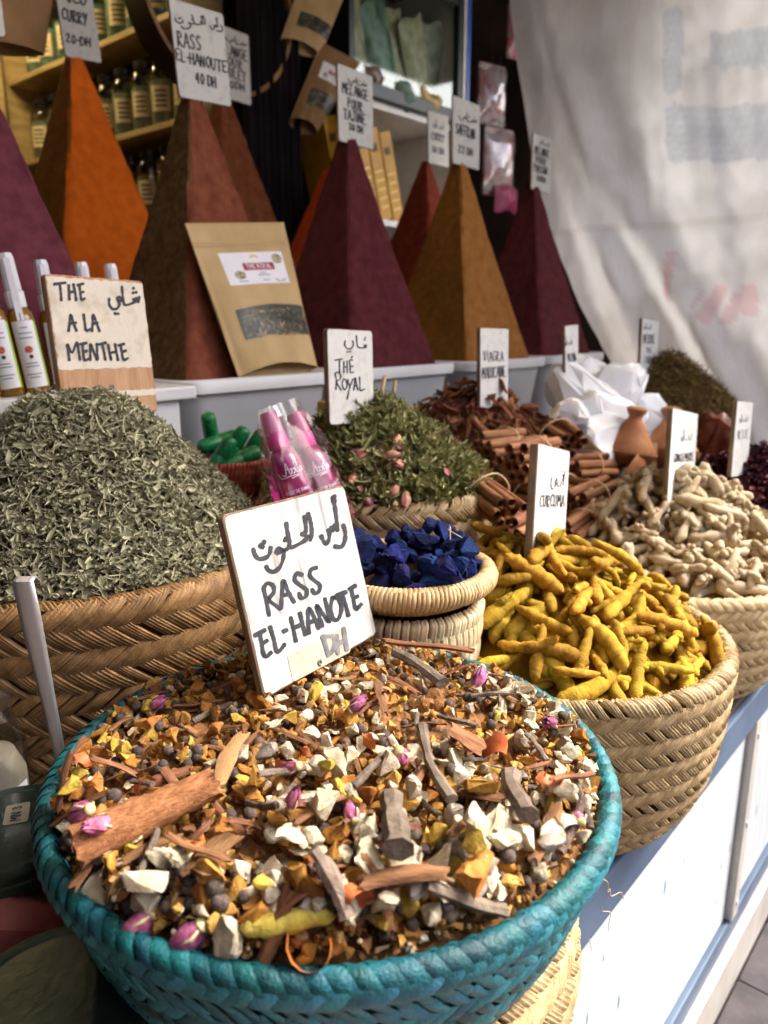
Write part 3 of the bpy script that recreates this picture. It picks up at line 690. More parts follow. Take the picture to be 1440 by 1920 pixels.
for i, (x, y, row, a, b, lab, dh, bmp) in enumerate(PYR):
    zb = .62 if row == 1 else .80
    tb = put('plastic_tub', tub_me, None, (x, y, zb+.0005)); tag(tb, 'pale grey plastic tub under the %s' % lab.split(' pyramid')[0].replace(' spice', '')+' pyramid', 'tub', 'plastic tubs under the spice pyramids')
    za = zb+.29-.05; h = (1.475 if row == 1 else 1.645)+dh-za
    me = pyr_mesh('spice_pyramid', powder('powder_%s' % lab[:18], a, b, bmp), .180, h, i)
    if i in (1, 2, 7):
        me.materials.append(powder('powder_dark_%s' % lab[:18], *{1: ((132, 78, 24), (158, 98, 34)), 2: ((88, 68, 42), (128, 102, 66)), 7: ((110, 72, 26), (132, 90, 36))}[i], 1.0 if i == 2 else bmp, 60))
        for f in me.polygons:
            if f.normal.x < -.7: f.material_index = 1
    tag(put('spice_pyramid', me, None, (x, y, za)), lab, 'spice pyramid', 'spice pyramids in plastic tubs')
    apex.append((x, y, za+h))

# ------------------------------------------------------------------ signs on the pyramids
NS = (.03, -1, .02)
G1 = 'price signs on the spice pyramids'
def psign(px, y, label, lines, wpx=4.6, n=NS, thick=.005, drop=.02):
    p = aty((px[2][0]+px[3][0])/2, (px[2][1]+px[3][1])/2, y)
    s = Sign('price_sign', px, p, n, label, G1, thick=thick, drop=drop, r=.007)
    st = []
    for kind, txt, u0, u1, v0, v1 in lines:
        st += ar_strokes(txt, u0, u1, v0, v1) if kind == 'a' else line_strokes(txt, u0, u1, v0, v1)
    s.write(st, wpx, px=False); return s
psign([(106, -42), (178, -24), (182, 101), (112, 85)], 1.885, 'white CURRY price sign on the orange pyramid',
      [('a', 'hook', .25, .75, .12, .33), ('l', 'CURRY', .10, .80, .44, .60), ('l', '20-DH', .18, .86, .80, .92)], 3.4)
psign([(318, -4), (421, 25), (430, 182), (331, 159)], 1.405, 'large white RASS EL-HANOUTE sign on the reddish brown pyramid',
      [('a', 'ras', .06, .94, .10, .24), ('l', 'RASS', .08, .55, .36, .53), ('l', 'EL-HANOUTE', .03, 1.0, .58, .71), ('l', '40 DH', .38, .78, .80, .92)], 3.0)
psign([(402, 40), (467, 67), (470, 183), (408, 166)], 1.885, 'grey white MELANGE POUR POULET sign half hidden by the bigger sign',
      [('a', 'wavy', .3, .9, .10, .22), ('l', 'MELANGE', .02, .95, .27, .43), ('l', 'POUR', .2, .8, .46, .60), ('l', 'POULET', .1, .9, .62, .77), ('l', '30DH', .25, .85, .82, .93)], 2.4)
psign([(631, 117), (699, 143), (700, 266), (635, 247)], 1.405, 'white MELANGE POUR TAJINE sign on the middle maroon pyramid',
      [('a', 'wavy', .3, .82, .10, .22), ('l', 'MELANGE', .14, .88, .25, .40), ('l', 'POUR', .28, .72, .46, .60), ('l', 'TAJINE', .16, .80, .63, .78), ('l', '30 DH', .3, .72, .83, .93)], 2.4)
psign([(803, 207), (842, 217), (840, 305), (802, 293)], 1.86, 'small white CURRY sign on the small pyramid behind the tan one',
      [('a', 'hook', .25, .75, .15, .35), ('l', 'CURRY', .15, .82, .45, .60), ('l', '30 DH', .2, .8, .74, .87)], 2.0)
psign([(851, 179), (902, 198), (897, 306), (846, 290)], 1.385, 'white SAFFRAN price sign on the tan golden pyramid',
      [('a', 'wavy', .2, .85, .20, .36), ('l', 'SAFFRAN', .12, .84, .45, .62), ('l', '22 DH', .25, .8, .80, .92)], 2.2)
psign([(1000, 249), (1037, 263), (1029, 352), (995, 341)], 1.405, 'narrow white MELANGE POUR POISSON sign against the curtain',
      [('a', 'hook', .35, .85, .06, .18), ('l', 'MELANGE', .12, .88, .24, .40), ('l', 'POUR', .2, .75, .44, .58), ('l', 'POISSON', .12, .85, .62, .76), ('l', '30DH', .3, .8, .82, .93)], 1.7)
psign([(-55, -60), (3, -40), (4, 45), (-52, 30)], 1.41, 'white price sign cut off at the upper left edge', [('l', '30 DH', .2, .8, .6, .8)], 4)

# ================================================================== signs on the baskets
G2 = 'hand lettered signs stuck in the baskets'
k = .2188
FRONT = crop(410, 900, k, [
 [(990,138),(966,158),(988,172),(970,182)],[(990,180),(983,204)],[(990,225),(1003,330),(1012,430)],[(1062,388),(1080,450),(1075,520),(1045,572),(992,570)],
 [(985,388),(978,425),(962,432),(955,405)],[(958,430),(945,450),(933,432)],[(942,440),(940,500),(920,546),(895,525),(874,482)],
 [(760,292),(785,370),(792,450),(779,518)],[(730,315),(742,400),(736,445),(706,462)],[(706,462),(748,480),(735,515),(690,545),(640,570),(608,576),(598,520),(585,450),(573,372)],
 [(570,500),(560,520)],[(600,562),(580,592),(545,602),(510,585),(488,612),(505,628),(548,606),(545,680),(515,750),(465,786),(420,772),(402,742)],
 [(438,582),(430,630),(400,665),(340,675),(305,640),(290,592)],[(384,528),(378,540)],[(350,562),(372,576)],
 [(378,930),(400,1020),(425,1158)],[(378,925),(410,885),(460,905),(466,960),(425,1012),(415,1025),(520,1102)],
 [(530,1098),(536,980),(548,862),(590,960),(640,1045)],[(540,992),(606,975)],
 [(708,812),(662,800),(645,855),(690,900),(745,940),(742,995),(702,1012),(682,970)],[(832,752),(787,768),(775,820),(815,862),(860,900),(852,955),(815,972),(795,938)],
 [(308,1330),(388,1287)],[(345,1318),(362,1400),(378,1490),(405,1512),(443,1478)],[(370,1402),(408,1376)],
 [(435,1262),(465,1360),(490,1465),(520,1458),(558,1408)],[(550,1297),(576,1287)],[(612,1182),(635,1280),(655,1378)],[(690,1142),(712,1230),(735,1322)],[(648,1262),(708,1238)],
 [(767,1310),(760,1190),(765,1102),(810,1170),(850,1270)],[(772,1222),(828,1200)],[(880,1250),(855,1160),(834,1076),(885,1145),(940,1216),(925,1110),(905,1018)],
 [(970,1010),(953,1090),(975,1188),(1020,1190),(1046,1100),(1022,1020),(975,1006)],[(1008,990),(1080,962)],[(1050,980),(1085,1080),(1105,1158)],
 [(1112,935),(1165,907)],[(1130,935),(1150,1030),(1170,1105),(1215,1066)],[(1147,1015),(1185,996)]])
FPX4 = [(416, 966), (645, 908), (707, 1190), (496, 1312)]
fn = nrm((.17, -.95, .27)); fp = np.array([.373, .448, .722])     # leaning back, close behind the middle of the teal basket
fs = Sign('basket_sign', FPX4, fp, fn, 'large worn white RASS EL-HANOTE sign stuck in the teal spice basket', G2, thick=.007, paint=PAINTW, r=.006, margin=.0018)
fs.write(FRONT, 7.8)
def sheet(s, px, m, name, off, parent=None):
    V = [s.local(u, v, off) for u, v in px]; n = len(V); V2 = [s.local(u, v, off-.0003) for u, v in px]
    return MB().add(V+V2, [tuple(range(n))[::-1]]+[(i, (i+1) % n, n+(i+1) % n, n+i) for i in range(n)]).obj(name, m, s.root, smooth=False)
STK = mat('sticker_paper', C(156, 150, 132), C(172, 166, 148), 30, .7, .5, 120)
sheet(fs, crop(410, 900, k, [[(582,1515),(600,1495),(1070,1258),(1092,1262),(1122,1460),(1110,1480),(650,1722),(628,1716)]])[0], STK, 'price_sticker', .0010)
fs.write(crop(410, 900, k, [[(885,1345),(930,1505)],[(885,1342),(975,1345),(978,1440),(932,1502)],[(1000,1335),(1012,1482)],[(1060,1272),(1088,1452)],[(1005,1405),(1072,1372)]]), 7.5, INKG, name='faded_lettering', off=.0016)
scx = fs.local(410+857*k, 900+1567*k, .0012)
SCREW = mat('screw_steel', C(90, 86, 80), C(140, 136, 128), 200, .4, .3, 300, .5, metal=.8)
def screw(parent, p, r):
    V, F = lathe([(0, 0), (r*.3, -.0002), (r*.35, -.0009), (r*.8, -.0011), (r, -.0005), (r, .002)], 16)
    MB().add([(p[0]+a, p[1]+c, p[2]+b) for a, b, c in V], F).obj('screw', SCREW, parent)
screw(fs.root, scx, .0032)

k = .16667
MINT = crop(70, 490, k, [
 [(188,257),(312,242)],[(245,252),(260,350),(265,438)],[(348,272),(352,350),(357,428)],[(402,262),(420,350),(432,438)],[(354,352),(420,337)],[(452,270),(512,252)],[(470,268),(478,350),(492,432),(530,418)],[(478,350),(514,345)],
 [(1140,402),(1132,458),(1112,442),(1106,412)],[(1106,445),(1085,462),(1076,425)],[(1080,466),(1010,490),(972,480),(957,400),(946,285)],[(1075,298),(1078,306)],[(1070,352),(1073,358)],[(1104,348),(1107,354)],
 [(936,448),(925,402),(898,410),(905,450),(918,485),(890,532),(842,536),(806,490),(802,422)],[(866,585),(874,590)],[(902,588),(908,593)],
 [(347,780),(360,690),(370,602),(400,690),(435,780)],[(355,702),(428,692)],[(516,602),(530,690),(546,778),(602,758)],[(610,784),(618,690),(622,602),(660,690),(694,784)],[(622,702),(674,692)],
 [(356,1110),(342,1020),(332,932),(385,1030),(440,912),(460,1010),(476,1108)],[(482,932),(545,920)],[(505,930),(510,1020),(526,1110),(570,1098)],[(512,1020),(550,1010)],[(592,1110),(590,1020),(592,932),(630,1020),(670,1110),(668,1020),(665,932)],
 [(692,935),(764,917)],[(726,930),(745,1020),(760,1108)],[(792,942),(808,1025),(825,1108)],[(870,932),(885,1020),(902,1108)],[(812,1032),(885,1017)],[(907,946),(970,930)],[(932,940),(946,1030),(966,1108),(1015,1090)],[(948,1022),(990,1006)]])
ms = Sign('basket_sign', [(84, 513), (267, 527), (293, 744), (117, 757)], aty(200, 750, .905), (.12, -.98, .10), 'cream THE A LA MENTHE sign with bare wood band on the mint heap', G2, thick=.010, paint=PAINTC, wood=MDFP, drop=.02, r=.005, faces=[(-.49, -.42), (-.245, .49)])
ms.write(MINT, 5.2); screw(ms.root, ms.local(210, 727), .004)
k = .0937
ROY = crop(590, 600, k, [[(1022,500),(1010,556),(870,550),(840,480),(826,312)],[(985,502),(988,550)],[(990,402),(994,396)],[(998,358),(1002,352)],[(750,422),(766,480),(732,560),(650,576),(590,500),(602,412)],[(640,642),(655,638)],[(692,636),(708,633)],
 [(398,806),(545,776)],[(490,800),(488,925),(490,1050)],[(575,832),(574,940),(576,1050)],[(640,822),(640,940),(642,1050)],[(576,942),(640,936)],[(745,800),(690,812),(700,930),(706,1050),(765,1040)],[(702,930),(760,925)],[(740,732),(726,755)],
 [(415,1390),(428,1200),(400,1085),(450,1046),(510,1100),(500,1180),(432,1242),(525,1408)],[(572,1180),(540,1270),(568,1372),(602,1390),(640,1300),(610,1200),(572,1180)],[(652,1190),(665,1260),(690,1320)],[(760,1180),(700,1320),(642,1578)],
 [(775,1400),(788,1270),(802,1152),(828,1270),(850,1400)],[(778,1322),(838,1312)],[(890,1142),(896,1280),(905,1410),(990,1380)]])
rs = Sign('basket_sign', [(609, 611), (697, 624), (702, 762), (620, 775)], aty(660, 768, .765), (.03, -1, .06), 'white THÉ ROYAL sign standing in the green tea and rosebuds', G2, thick=.008, drop=.02)
rs.write(ROY, 2.7)
def bsign(px, y, label, lines, wpx, drop=.02, n=(.05, -1, .05), thick=.008):
    p = aty((px[2][0]+px[3][0])/2, (px[2][1]+px[3][1])/2, y)
    s = Sign('basket_sign', px, p, n, label, G2, thick=thick, drop=drop, r=.003)
    st = []
    for kind, txt, u0, u1, v0, v1 in lines: st += ar_strokes(txt, u0, u1, v0, v1) if kind == 'a' else line_strokes(txt, u0, u1, v0, v1)
    s.write(st, wpx, px=False); return s
bsign([(898, 614), (953, 616), (953, 742), (902, 747)], .83, 'white VIAGRA MAROCAINE sign in the heap of brown bark', [('l', 'VIAGRA', .12, .84, .34, .48), ('l', 'MAROCAINE', .06, .92, .56, .72)], 1.5)
bsign([(1046, 620), (1072, 616), (1096, 722), (1072, 727)], .82, 'narrow tilted white sign stuck in the alum crystals', [('a', 'hook', .25, .8, .12, .28), ('l', 'ALUN', .2, .85, .42, .56), ('l', 'ALUN', .2, .8, .62, .76)], 1.3, thick=.006)
bsign([(1202, 598), (1233, 600), (1233, 690), (1202, 686)], .83, 'narrow white sign standing in the brown dried herb', [('a', 'hook', .15, .6, .08, .22), ('l', 'HERBE', .12, .85, .32, .50), ('l', 'TE', .3, .65, .60, .70), ('l', '30DH', .2, .8, .78, .92)], 1.3)
bsign([(1010, 840), (1069, 838), (1056, 1042), (996, 1040)], .462, 'tall white CURCUMA sign standing in the yellow turmeric fingers', [('a', 'kharqum', .42, .86, .22, .36), ('l', 'CURCUMA', .14, .93, .44, .55)], 1.7, n=(.25, -1, .05), thick=.010)
bsign([(1258, 774), (1306, 771), (1302, 925), (1254, 930)], .48, 'white GINGEMBRE sign standing in the pale ginger roots', [('a', 'hook', .4, .82, .2, .36), ('l', 'GINGEMBRE', .14, .94, .50, .60)], 1.3, n=(.2, -1, .05))
bsign([(1377, 755), (1407, 756), (1407, 868), (1377, 872)], .46, 'narrow white sign standing in the dark red hibiscus', [('a', 'hook', .3, .8, .18, .32), ('l', 'ILLE', .2, .85, .45, .58)], 1.3)
# ================================================================== woven baskets
class Prof:
    def __init__(s, pts, sub=6):
        s.P = smoothpts(pts, sub); d = np.linalg.norm(np.diff(s.P, axis=0), axis=1); s.S = np.r_[0, np.cumsum(d)]; s.L = s.S[-1]
    def at(s, q):
        r = np.interp(q, s.S, s.P[:, 0]); z = np.interp(q, s.S, s.P[:, 1]); e = s.L*.01
        r1 = np.interp(q+e, s.S, s.P[:, 0]); z1 = np.interp(q+e, s.S, s.P[:, 1]); r0 = np.interp(q-e, s.S, s.P[:, 0]); z0 = np.interp(q-e, s.S, s.P[:, 1])
        t = np.array([r1-r0, z1-z0]); t /= np.linalg.norm(t)+1e-9
        return r, z, t[1], -t[0]
    def sz(s, z): return float(np.interp(z, s.P[:, 1], s.S))
def strand(prof, s0, s1, dth, wth, thick, lift, ridges, lap, na=5, jit=0., g=None, lift_end=.1):
    """one plaited strip from row edge s0 to s1, running dth round the basket"""
    nb = max(4, ridges*3); V = []; F = []
    jw = 1+(g.normal(0, jit) if jit else 0); jl = (g.normal(0, jit) if jit else 0); jo = g.normal(0, jit*.25*wth) if jit else 0; tw = g.normal(0, jit*.5) if jit else 0
    for i in range(na+1):
        a = i/na; q = s0+(s1-s0)*(a+jl*.15); r, z, nr, nz = prof.at(q)
        for j in range(nb+1):
            b = j/nb-.5; th = dth*(a-.5)+b*wth*jw+jo
            n = lift*(lift_end+(1-lift_end)*math.sin(math.pi*min(1, max(0, a)))**.7)+thick*(max(0, 1-(2*b)**2))**.5*.6+lap*(b+.5)+tw*thick*b*(a-.5)*2
            if ridges == 1: n += thick*(.30*(1-(2*b)**6)-.6*(max(0, 1-(2*b)**2))**.5)
            if ridges > 1: n += thick*.42*(math.cos(2*math.pi*ridges*(b+.5)+math.pi)*.5)
            if j in (0, nb): n -= thick*(.7 if ridges > 1 else .45)
            V.append(((r+n*nr)*math.cos(th), (r+n*nr)*math.sin(th), z+n*nz))
    for i in range(na):
        for j in range(nb): k_ = i*(nb+1)+j; F.append((k_, k_+1, k_+nb+2, k_+nb+1))
    cols = [g.uniform(0, 1) if g is not None else .5 for _ in range(nb+1)]
    T = [cols[k_ % (nb+1)] for k_ in range(len(V))]
    return V, F, T
def rotz(V, a):
    V = np.array(V); c_, s_ = math.cos(a), math.sin(a); return np.c_[V[:, 0]*c_-V[:, 1]*s_, V[:, 0]*s_+V[:, 1]*c_, V[:, 2]]
def basket(name, label, c, z0, pts, rows, m, mcore, cap=260, group=None, partname='strand', seed=1, core_in=.002, sub=6, cutoff=None, floor=True):
    """rows: (s0,s1,count,dir,thick,lift,ridges,lap,slant_in_pitches,jit,material)"""
    g = np.random.default_rng(seed)
    root = thing(name, label, 'basket', (c[0], c[1], z0), None, group)
    pr = Prof(pts, sub); core = []
    for q in np.linspace(0, pr.L, 34): r, z, nr, nz = pr.at(q); core.append((r-core_in*nr, z-core_in*nz))
    MB().add(*lathe(([(0, core[0][1])] if floor else [])+core, 64)).obj('inner_wall', mcore, root)
    cand = []; meshes = {}
    for ri, (s0, s1, n, dr, th, li, rg, lap, sl, jit, mm) in enumerate(rows):
        pit = 2*math.pi/n; ov = (s1-s0)*.10
        vs = [strand(pr, s0-ov, s1+ov, dr*sl*pit, pit*1.02, th, li, rg, lap*th, jit=jit, g=g) for _ in range(4)]
        meshes[ri] = vs
        r, z, nr, nz = pr.at((s0+s1)/2)
        for i in range(n):
            a = pit*(i+.5*(ri % 2)); P = np.array([c[0]+r*math.cos(a), c[1]+r*math.sin(a), z0+z]); nn = np.array([nr*math.cos(a), nr*math.sin(a), nz])
            dv = EYE-P; D = np.linalg.norm(dv); fac = nn@dv/D
            fw = P[0]*cy+P[1]*sy; rt = P[0]*sy-P[1]*cy; dd = ZC-P[2]; zd = fw*cp+dd*sp; u = 720+FPX*rt/zd; v = 960+FPX*(dd*cp-fw*sp)/zd
            ok = fac > -.05 and -40 < u < 1480 and -40 < v < 1960
            cand.append((0 if ok else 1, D, ri, i, a, mm))
    cand.sort(key=lambda q: (q[0], q[1]))
    mesh_cache = {}; rest = {}
    for q, (bad, D, ri, i, a, mm) in enumerate(cand):
        vi = (i*7+ri*3+i//5) % 4
        if q < cap and not bad:
            if (ri, vi) not in mesh_cache: q_ = MB().add(*meshes[ri][vi][:2]); q_.t = list(meshes[ri][vi][2]); mesh_cache[(ri, vi)] = q_.mesh(partname, mm)
            put(partname, mesh_cache[(ri, vi)], root, (0, 0, 0), (0, 0, a))
        else:
            V, F, T_ = meshes[ri][vi]; q_ = rest.setdefault(mm.name, (MB(), mm))[0]; q_.add(rotz(V, a), F); k0 = (i*.37+ri*.21) % 1; q_.t[-len(V):] = [.6*t_+.4*k0 for t_ in T_]
    for kk, (mb, mm) in rest.items():
        o = mb.obj('weave', mm, root); o['kind'] = 'stuff'
    return root, pr
STRAW = mat('straw', C(142, 118, 80), C(186, 162, 118), 70, .55, .5, 400, .45, rand=.34, attr='tint')
STRAWD = mat('straw_brown', C(130, 97, 58), C(174, 136, 88), 70, .55, .5, 400, .45, rand=.38, attr='tint')
STRAWP = mat('straw_pale', C(186, 160, 112), C(220, 198, 152), 70, .5, .4, 400, .45, rand=.26, attr='tint')
STRAWC = mat('straw_core', C(84, 62, 36), C(110, 82, 50), 60, .8, .4, 200)
TEAL = mat('teal_strip', C(14, 72, 78), C(30, 104, 110), 70, .40, .7, 400, .5, rand=.42)
TEAL2 = mat('teal_strip_light', C(34, 108, 122), C(62, 138, 152), 70, .38, .7, 400, .5, rand=.40)
TEALC = mat('teal_core', C(14, 58, 64), C(20, 74, 80), 50, .5)
def straw_rows(pr, s_a, s_b, rowh, pitch, m, th=.0035, li=.0018, ridges=4, sl=1.15, jit=.16, lap=.55):
    rows = []; n = max(1, round((s_b-s_a)/rowh)); h = (s_b-s_a)/n
    for k in range(n):
        r = pr.at(s_a+h*(k+.5))[0]; cnt = int(2*math.pi*r/pitch)
        rows.append((s_a+h*k, s_a+h*(k+1), cnt, 1 if k % 2 else -1, th, li, ridges, lap, sl, jit, m))
    return rows

# --- teal basket on its straw underbasket
TC = (.384, .383); TZ = .69; TR = .2115
tp = [(.150, 0), (.172, .03), (.190, .065), (.202, .100), (.2060, .114), (.2100, .122), (.2150, .129), (.2160, .138), (.2110, .1445), (.2050, .1425), (.2020, .133), (.1995, .118)]
tb0 = TZ-.145
pr = Prof(tp); sA = pr.sz(.112); 
zz = np.array([p[1] for p in pr.P]); i_top = int(np.argmax(zz)); s_top = pr.S[i_top]
rows = []
nb = 9
for k_ in range(nb):
    a_, b_ = sA*k_/nb, sA*(k_+1)/nb; r = pr.at((a_+b_)/2)[0]
    rows.append((a_, b_, 96, 1 if k_ % 2 else -1, .0020, .0010, 1, .8, .95, .14, TEAL2 if k_ % 3 else TEAL))
ro_ = s_top-sA
rows.append((sA-.006, sA+ro_*.30, 108, -1, .0011, .0008, 1, 1.5, 1.1, .16, TEAL2))
rows.append((sA+ro_*.30, sA+ro_*.72, 108, 1, .0011, .0008, 1, 1.5, 1.1, .16, TEAL2))
rows.append((sA+ro_*.72, s_top+.004, 108, -1, .0011, .0008, 1, 1.5, 1.1, .16, TEAL))
rows.append((s_top+.004, (s_top+pr.L)/2+.004, 108, 1, .0016, .0010, 1, 1.3, 1.0, .12, TEAL))
rows.append(((s_top+pr.L)/2+.004, pr.L, 108, -1, .0016, .0008, 1, .9, 1.8, .12, TEAL))
teal, _ = basket('woven_basket', 'round teal blue woven basket heaped with mixed whole spices', TC, tb0, tp, rows, TEAL, TEALC, cap=300, seed=3, group='woven baskets on the stall')
up = [(.11, 0), (.150, .012), (.172, .05), (.182, .10), (.176, .135), (.168, .15)]; up = [(r, h*(tb0+.045-CZ)/.15) for r, h in up]
pr = Prof(up)
basket('woven_basket', 'pale straw basket standing under the teal basket', (TC[0]+.012, TC[1]-.006), CZ+.001, up, straw_rows(pr, 0.03, pr.L, .018, .016, STRAW, .004, .002), STRAW, STRAWC, cap=110, seed=5, group='woven baskets on the stall')

# --- turmeric
def fit(pts, z): k_ = (z-CZ)/max(q[1] for q in pts); return [(r, h*k_) for r, h in pts]
TUC = (.845, .437); TUR = .212; TUZ = .632
up = [(.12, 0), (.165, .018), (.192, .06), (.206, .12), (.211, .175), (.212, .190), (.205, .195), (.198, .187), (.194, .17)]; up = fit(up, TUZ+.003)
pr = Prof(up); st = pr.sz(.19)
basket('woven_basket', 'golden straw basket full of yellow turmeric fingers', TUC, CZ+.001, up, straw_rows(pr, .03, pr.L, .0165, .0165, STRAW, .0042, .0022, 4), STRAW, STRAWC, cap=300, seed=7, group='woven baskets on the stall')
# --- ginger
GC = (1.31, .465); GR = .215; GZR = .605
up = [(.12, 0), (.165, .016), (.195, .055), (.211, .11), (.214, .15), (.214, .163), (.206, .167), (.198, .16), (.194, .145)]; up = fit(up, GZR+.003)
pr = Prof(up)
basket('woven_basket', 'light straw basket of ginger roots behind the turmeric basket', GC, CZ+.001, up, straw_rows(pr, .03, pr.L, .017, .017, STRAWP, .0042, .0022, 4), STRAWP, STRAWC, cap=170, seed=9, group='woven baskets on the stall')
# --- mint
MC = (.466, .892); MR = .232; MZ = .742
up = [(.19, 0), (.205, .03), (.218, .10), (.226, .20), (.231, .275), (.232, .298), (.225, .303), (.218, .296), (.212, .27)]; up = fit(up, MZ+.003)
pr = Prof(up)
basket('woven_basket', 'wide brown palm leaf basket with the mint tea heap', MC, CZ+.001, up, straw_rows(pr, .02, pr.L, .0225, .024, STRAWD, .0040, .0030, 5, 1.35, .14), STRAWD, STRAWC, cap=170, seed=11, group='woven baskets on the stall')
# --- royal tea, bark, hibiscus, herb and cinnamon baskets behind
def plain_basket(name, label, c, r, z, m, pitch=.022, rowh=.02, cap=40, seed=1):
    h = z-CZ; up = [(r*.72, 0), (r*.86, h*.12), (r*.95, h*.45), (r, h*.90), (r, h*.965), (r*.965, h), (r*.93, h*.97), (r*.90, h*.88)]
    pr = Prof(up)
    return basket(name, label, c, CZ+.001, up, straw_rows(pr, h*.3, pr.L, rowh, pitch, m, .004, .0024, 4), m, STRAWC, cap=cap, seed=seed, group='woven baskets on the stall')
RC = (.895, .785); RR = .178; RZ = .770
plain_basket('woven_basket', 'straw basket holding the green royal tea', RC, RR, RZ, STRAW, cap=60, seed=13)
BC = (1.30, .885); plain_basket('woven_basket', 'straw basket holding the heap of brown bark', BC, .18, .775, STRAWD, cap=20, seed=15)
CC = (1.165, .700); plain_basket('woven_basket', 'straw basket holding the tied cinnamon bundles', CC, .125, .66, STRAWD, cap=20, seed=16)
AC = (1.72, .84); plain_basket('woven_basket', 'straw basket under the white alum crystals', AC, .17, .74, STRAWD, cap=20, seed=17)
KC = (2.12, .80); plain_basket('woven_basket', 'straw basket of brown dried herb by the curtain', KC, .20, .76, STRAWD, cap=20, seed=18)
HC = (1.78, .43); plain_basket('woven_basket', 'straw basket of dark red hibiscus at the right edge', HC, .21, .66, STRAWP, cap=40, seed=19)
PC = (1.50, .66); plain_basket('woven_basket', 'low straw basket under the small clay pots', PC, .13, .665, STRAWD, cap=20, seed=20)

# --- bowl of indigo on its straw pot
BW = (.640, .520); BWZ = .757; BWR = .100
COIL = mat('coil_straw', C(168, 138, 92), C(202, 174, 126), 60, .5, .4, 300, .45, rand=.18)
bp_ = [(.060, .030), (.072, .034), (.082, .040), (.089, .045), (.096, .047), (.102, .054), (.102, .064), (.094, .070), (.086, .066), (.083, .055)]
pr = Prof(bp_)
rows = [(pr.L*f0, pr.L*f1, int(2*math.pi*pr.at(pr.L*(f0+f1)/2)[0]/pt), 1, .0016, .0012, 1, .3, sl, .1, COIL) for f0, f1, pt, sl in ((.02, .16, .006, .3), (.16, .28, .006, .3), (.28, .40, .006, .3), (.41, .74, .0048, .6), (.74, .98, .0048, .6))]
basket('straw_bowl', 'shallow coiled straw bowl of deep blue indigo lumps', BW, BWZ-.070, bp_, rows, COIL, STRAWC, cap=200, seed=21, partname='coil_wrap')
pp = [(.052, 0), (.068, .01), (.077, .05), (.083, .10), (.086, .146), (.084, .150), (.080, .146)]
PALE = mat('pale_wrap', C(176, 156, 118), C(206, 188, 150), 40, .6, .5, 200, .4, rand=.18)
pz0 = BWZ-.041-.150
pr = Prof(pp)
rows = [(pr.L*f0, pr.L*f1, 58, 1 if q % 2 else -1, .0030, .0024, 2, .4, .25, .14, PALE) for q, (f0, f1) in enumerate(((.06, .22), (.22, .38), (.38, .54), (.54, .69), (.70, .84), (.85, .99)))]
basket('straw_pot', 'round pale straw pot supporting the bowl of indigo', BW, pz0, pp, rows, PALE, STRAWC, cap=200, seed=22, partname='wrap')
stand = tag(MB().add(*lathe([(.06, CZ+.001), (.065, CZ+.005), (.058, pz0-.004), (.052, pz0-.001), (0, pz0-.001)], 32)).obj('stand', STRAWC), 'low dark stand hidden under the pale straw pot', 'stand')
# red wicker basket with the green tubes
REDW = mat('red_wicker', C(128, 54, 38), C(168, 82, 58), 60, .55, .4, 300, .4, rand=.2)
GB = (.80, 1.055); gz = .795
up = [(.065, 0), (.078, .01), (.088, .04), (.092, .062), (.089, .067), (.084, .062)]
pr = Prof(up)
rows = [(pr.L*f0, pr.L*f1, 90, 1, .0018, .0014, 1, .2, .4, .1, REDW) for f0, f1 in ((.02, .2), (.2, .38), (.38, .56), (.56, .76), (.76, .98))]
basket('wicker_basket', 'small red wicker basket of green lipstick tubes', GB, gz-.065, up, rows, REDW, mat('red_core', C(70, 26, 20)), cap=120, seed=23, partname='wicker_wrap')
tag(MB().add(*box(GB[0]-.11, GB[0]+.11, GB[1]-.085, GB[1]+.085, CZ+.0005, gz-.066, .004)).obj('crate', DECK, smooth=False), 'dark wooden crate raising the red wicker basket', 'crate')
# tray of dried roots under the pink bottles
QC = (.665, .835)
plain_basket('woven_basket', 'small straw basket of reddish dried roots below the pink bottles', QC, .085, .735, STRAWD, cap=20, seed=24)
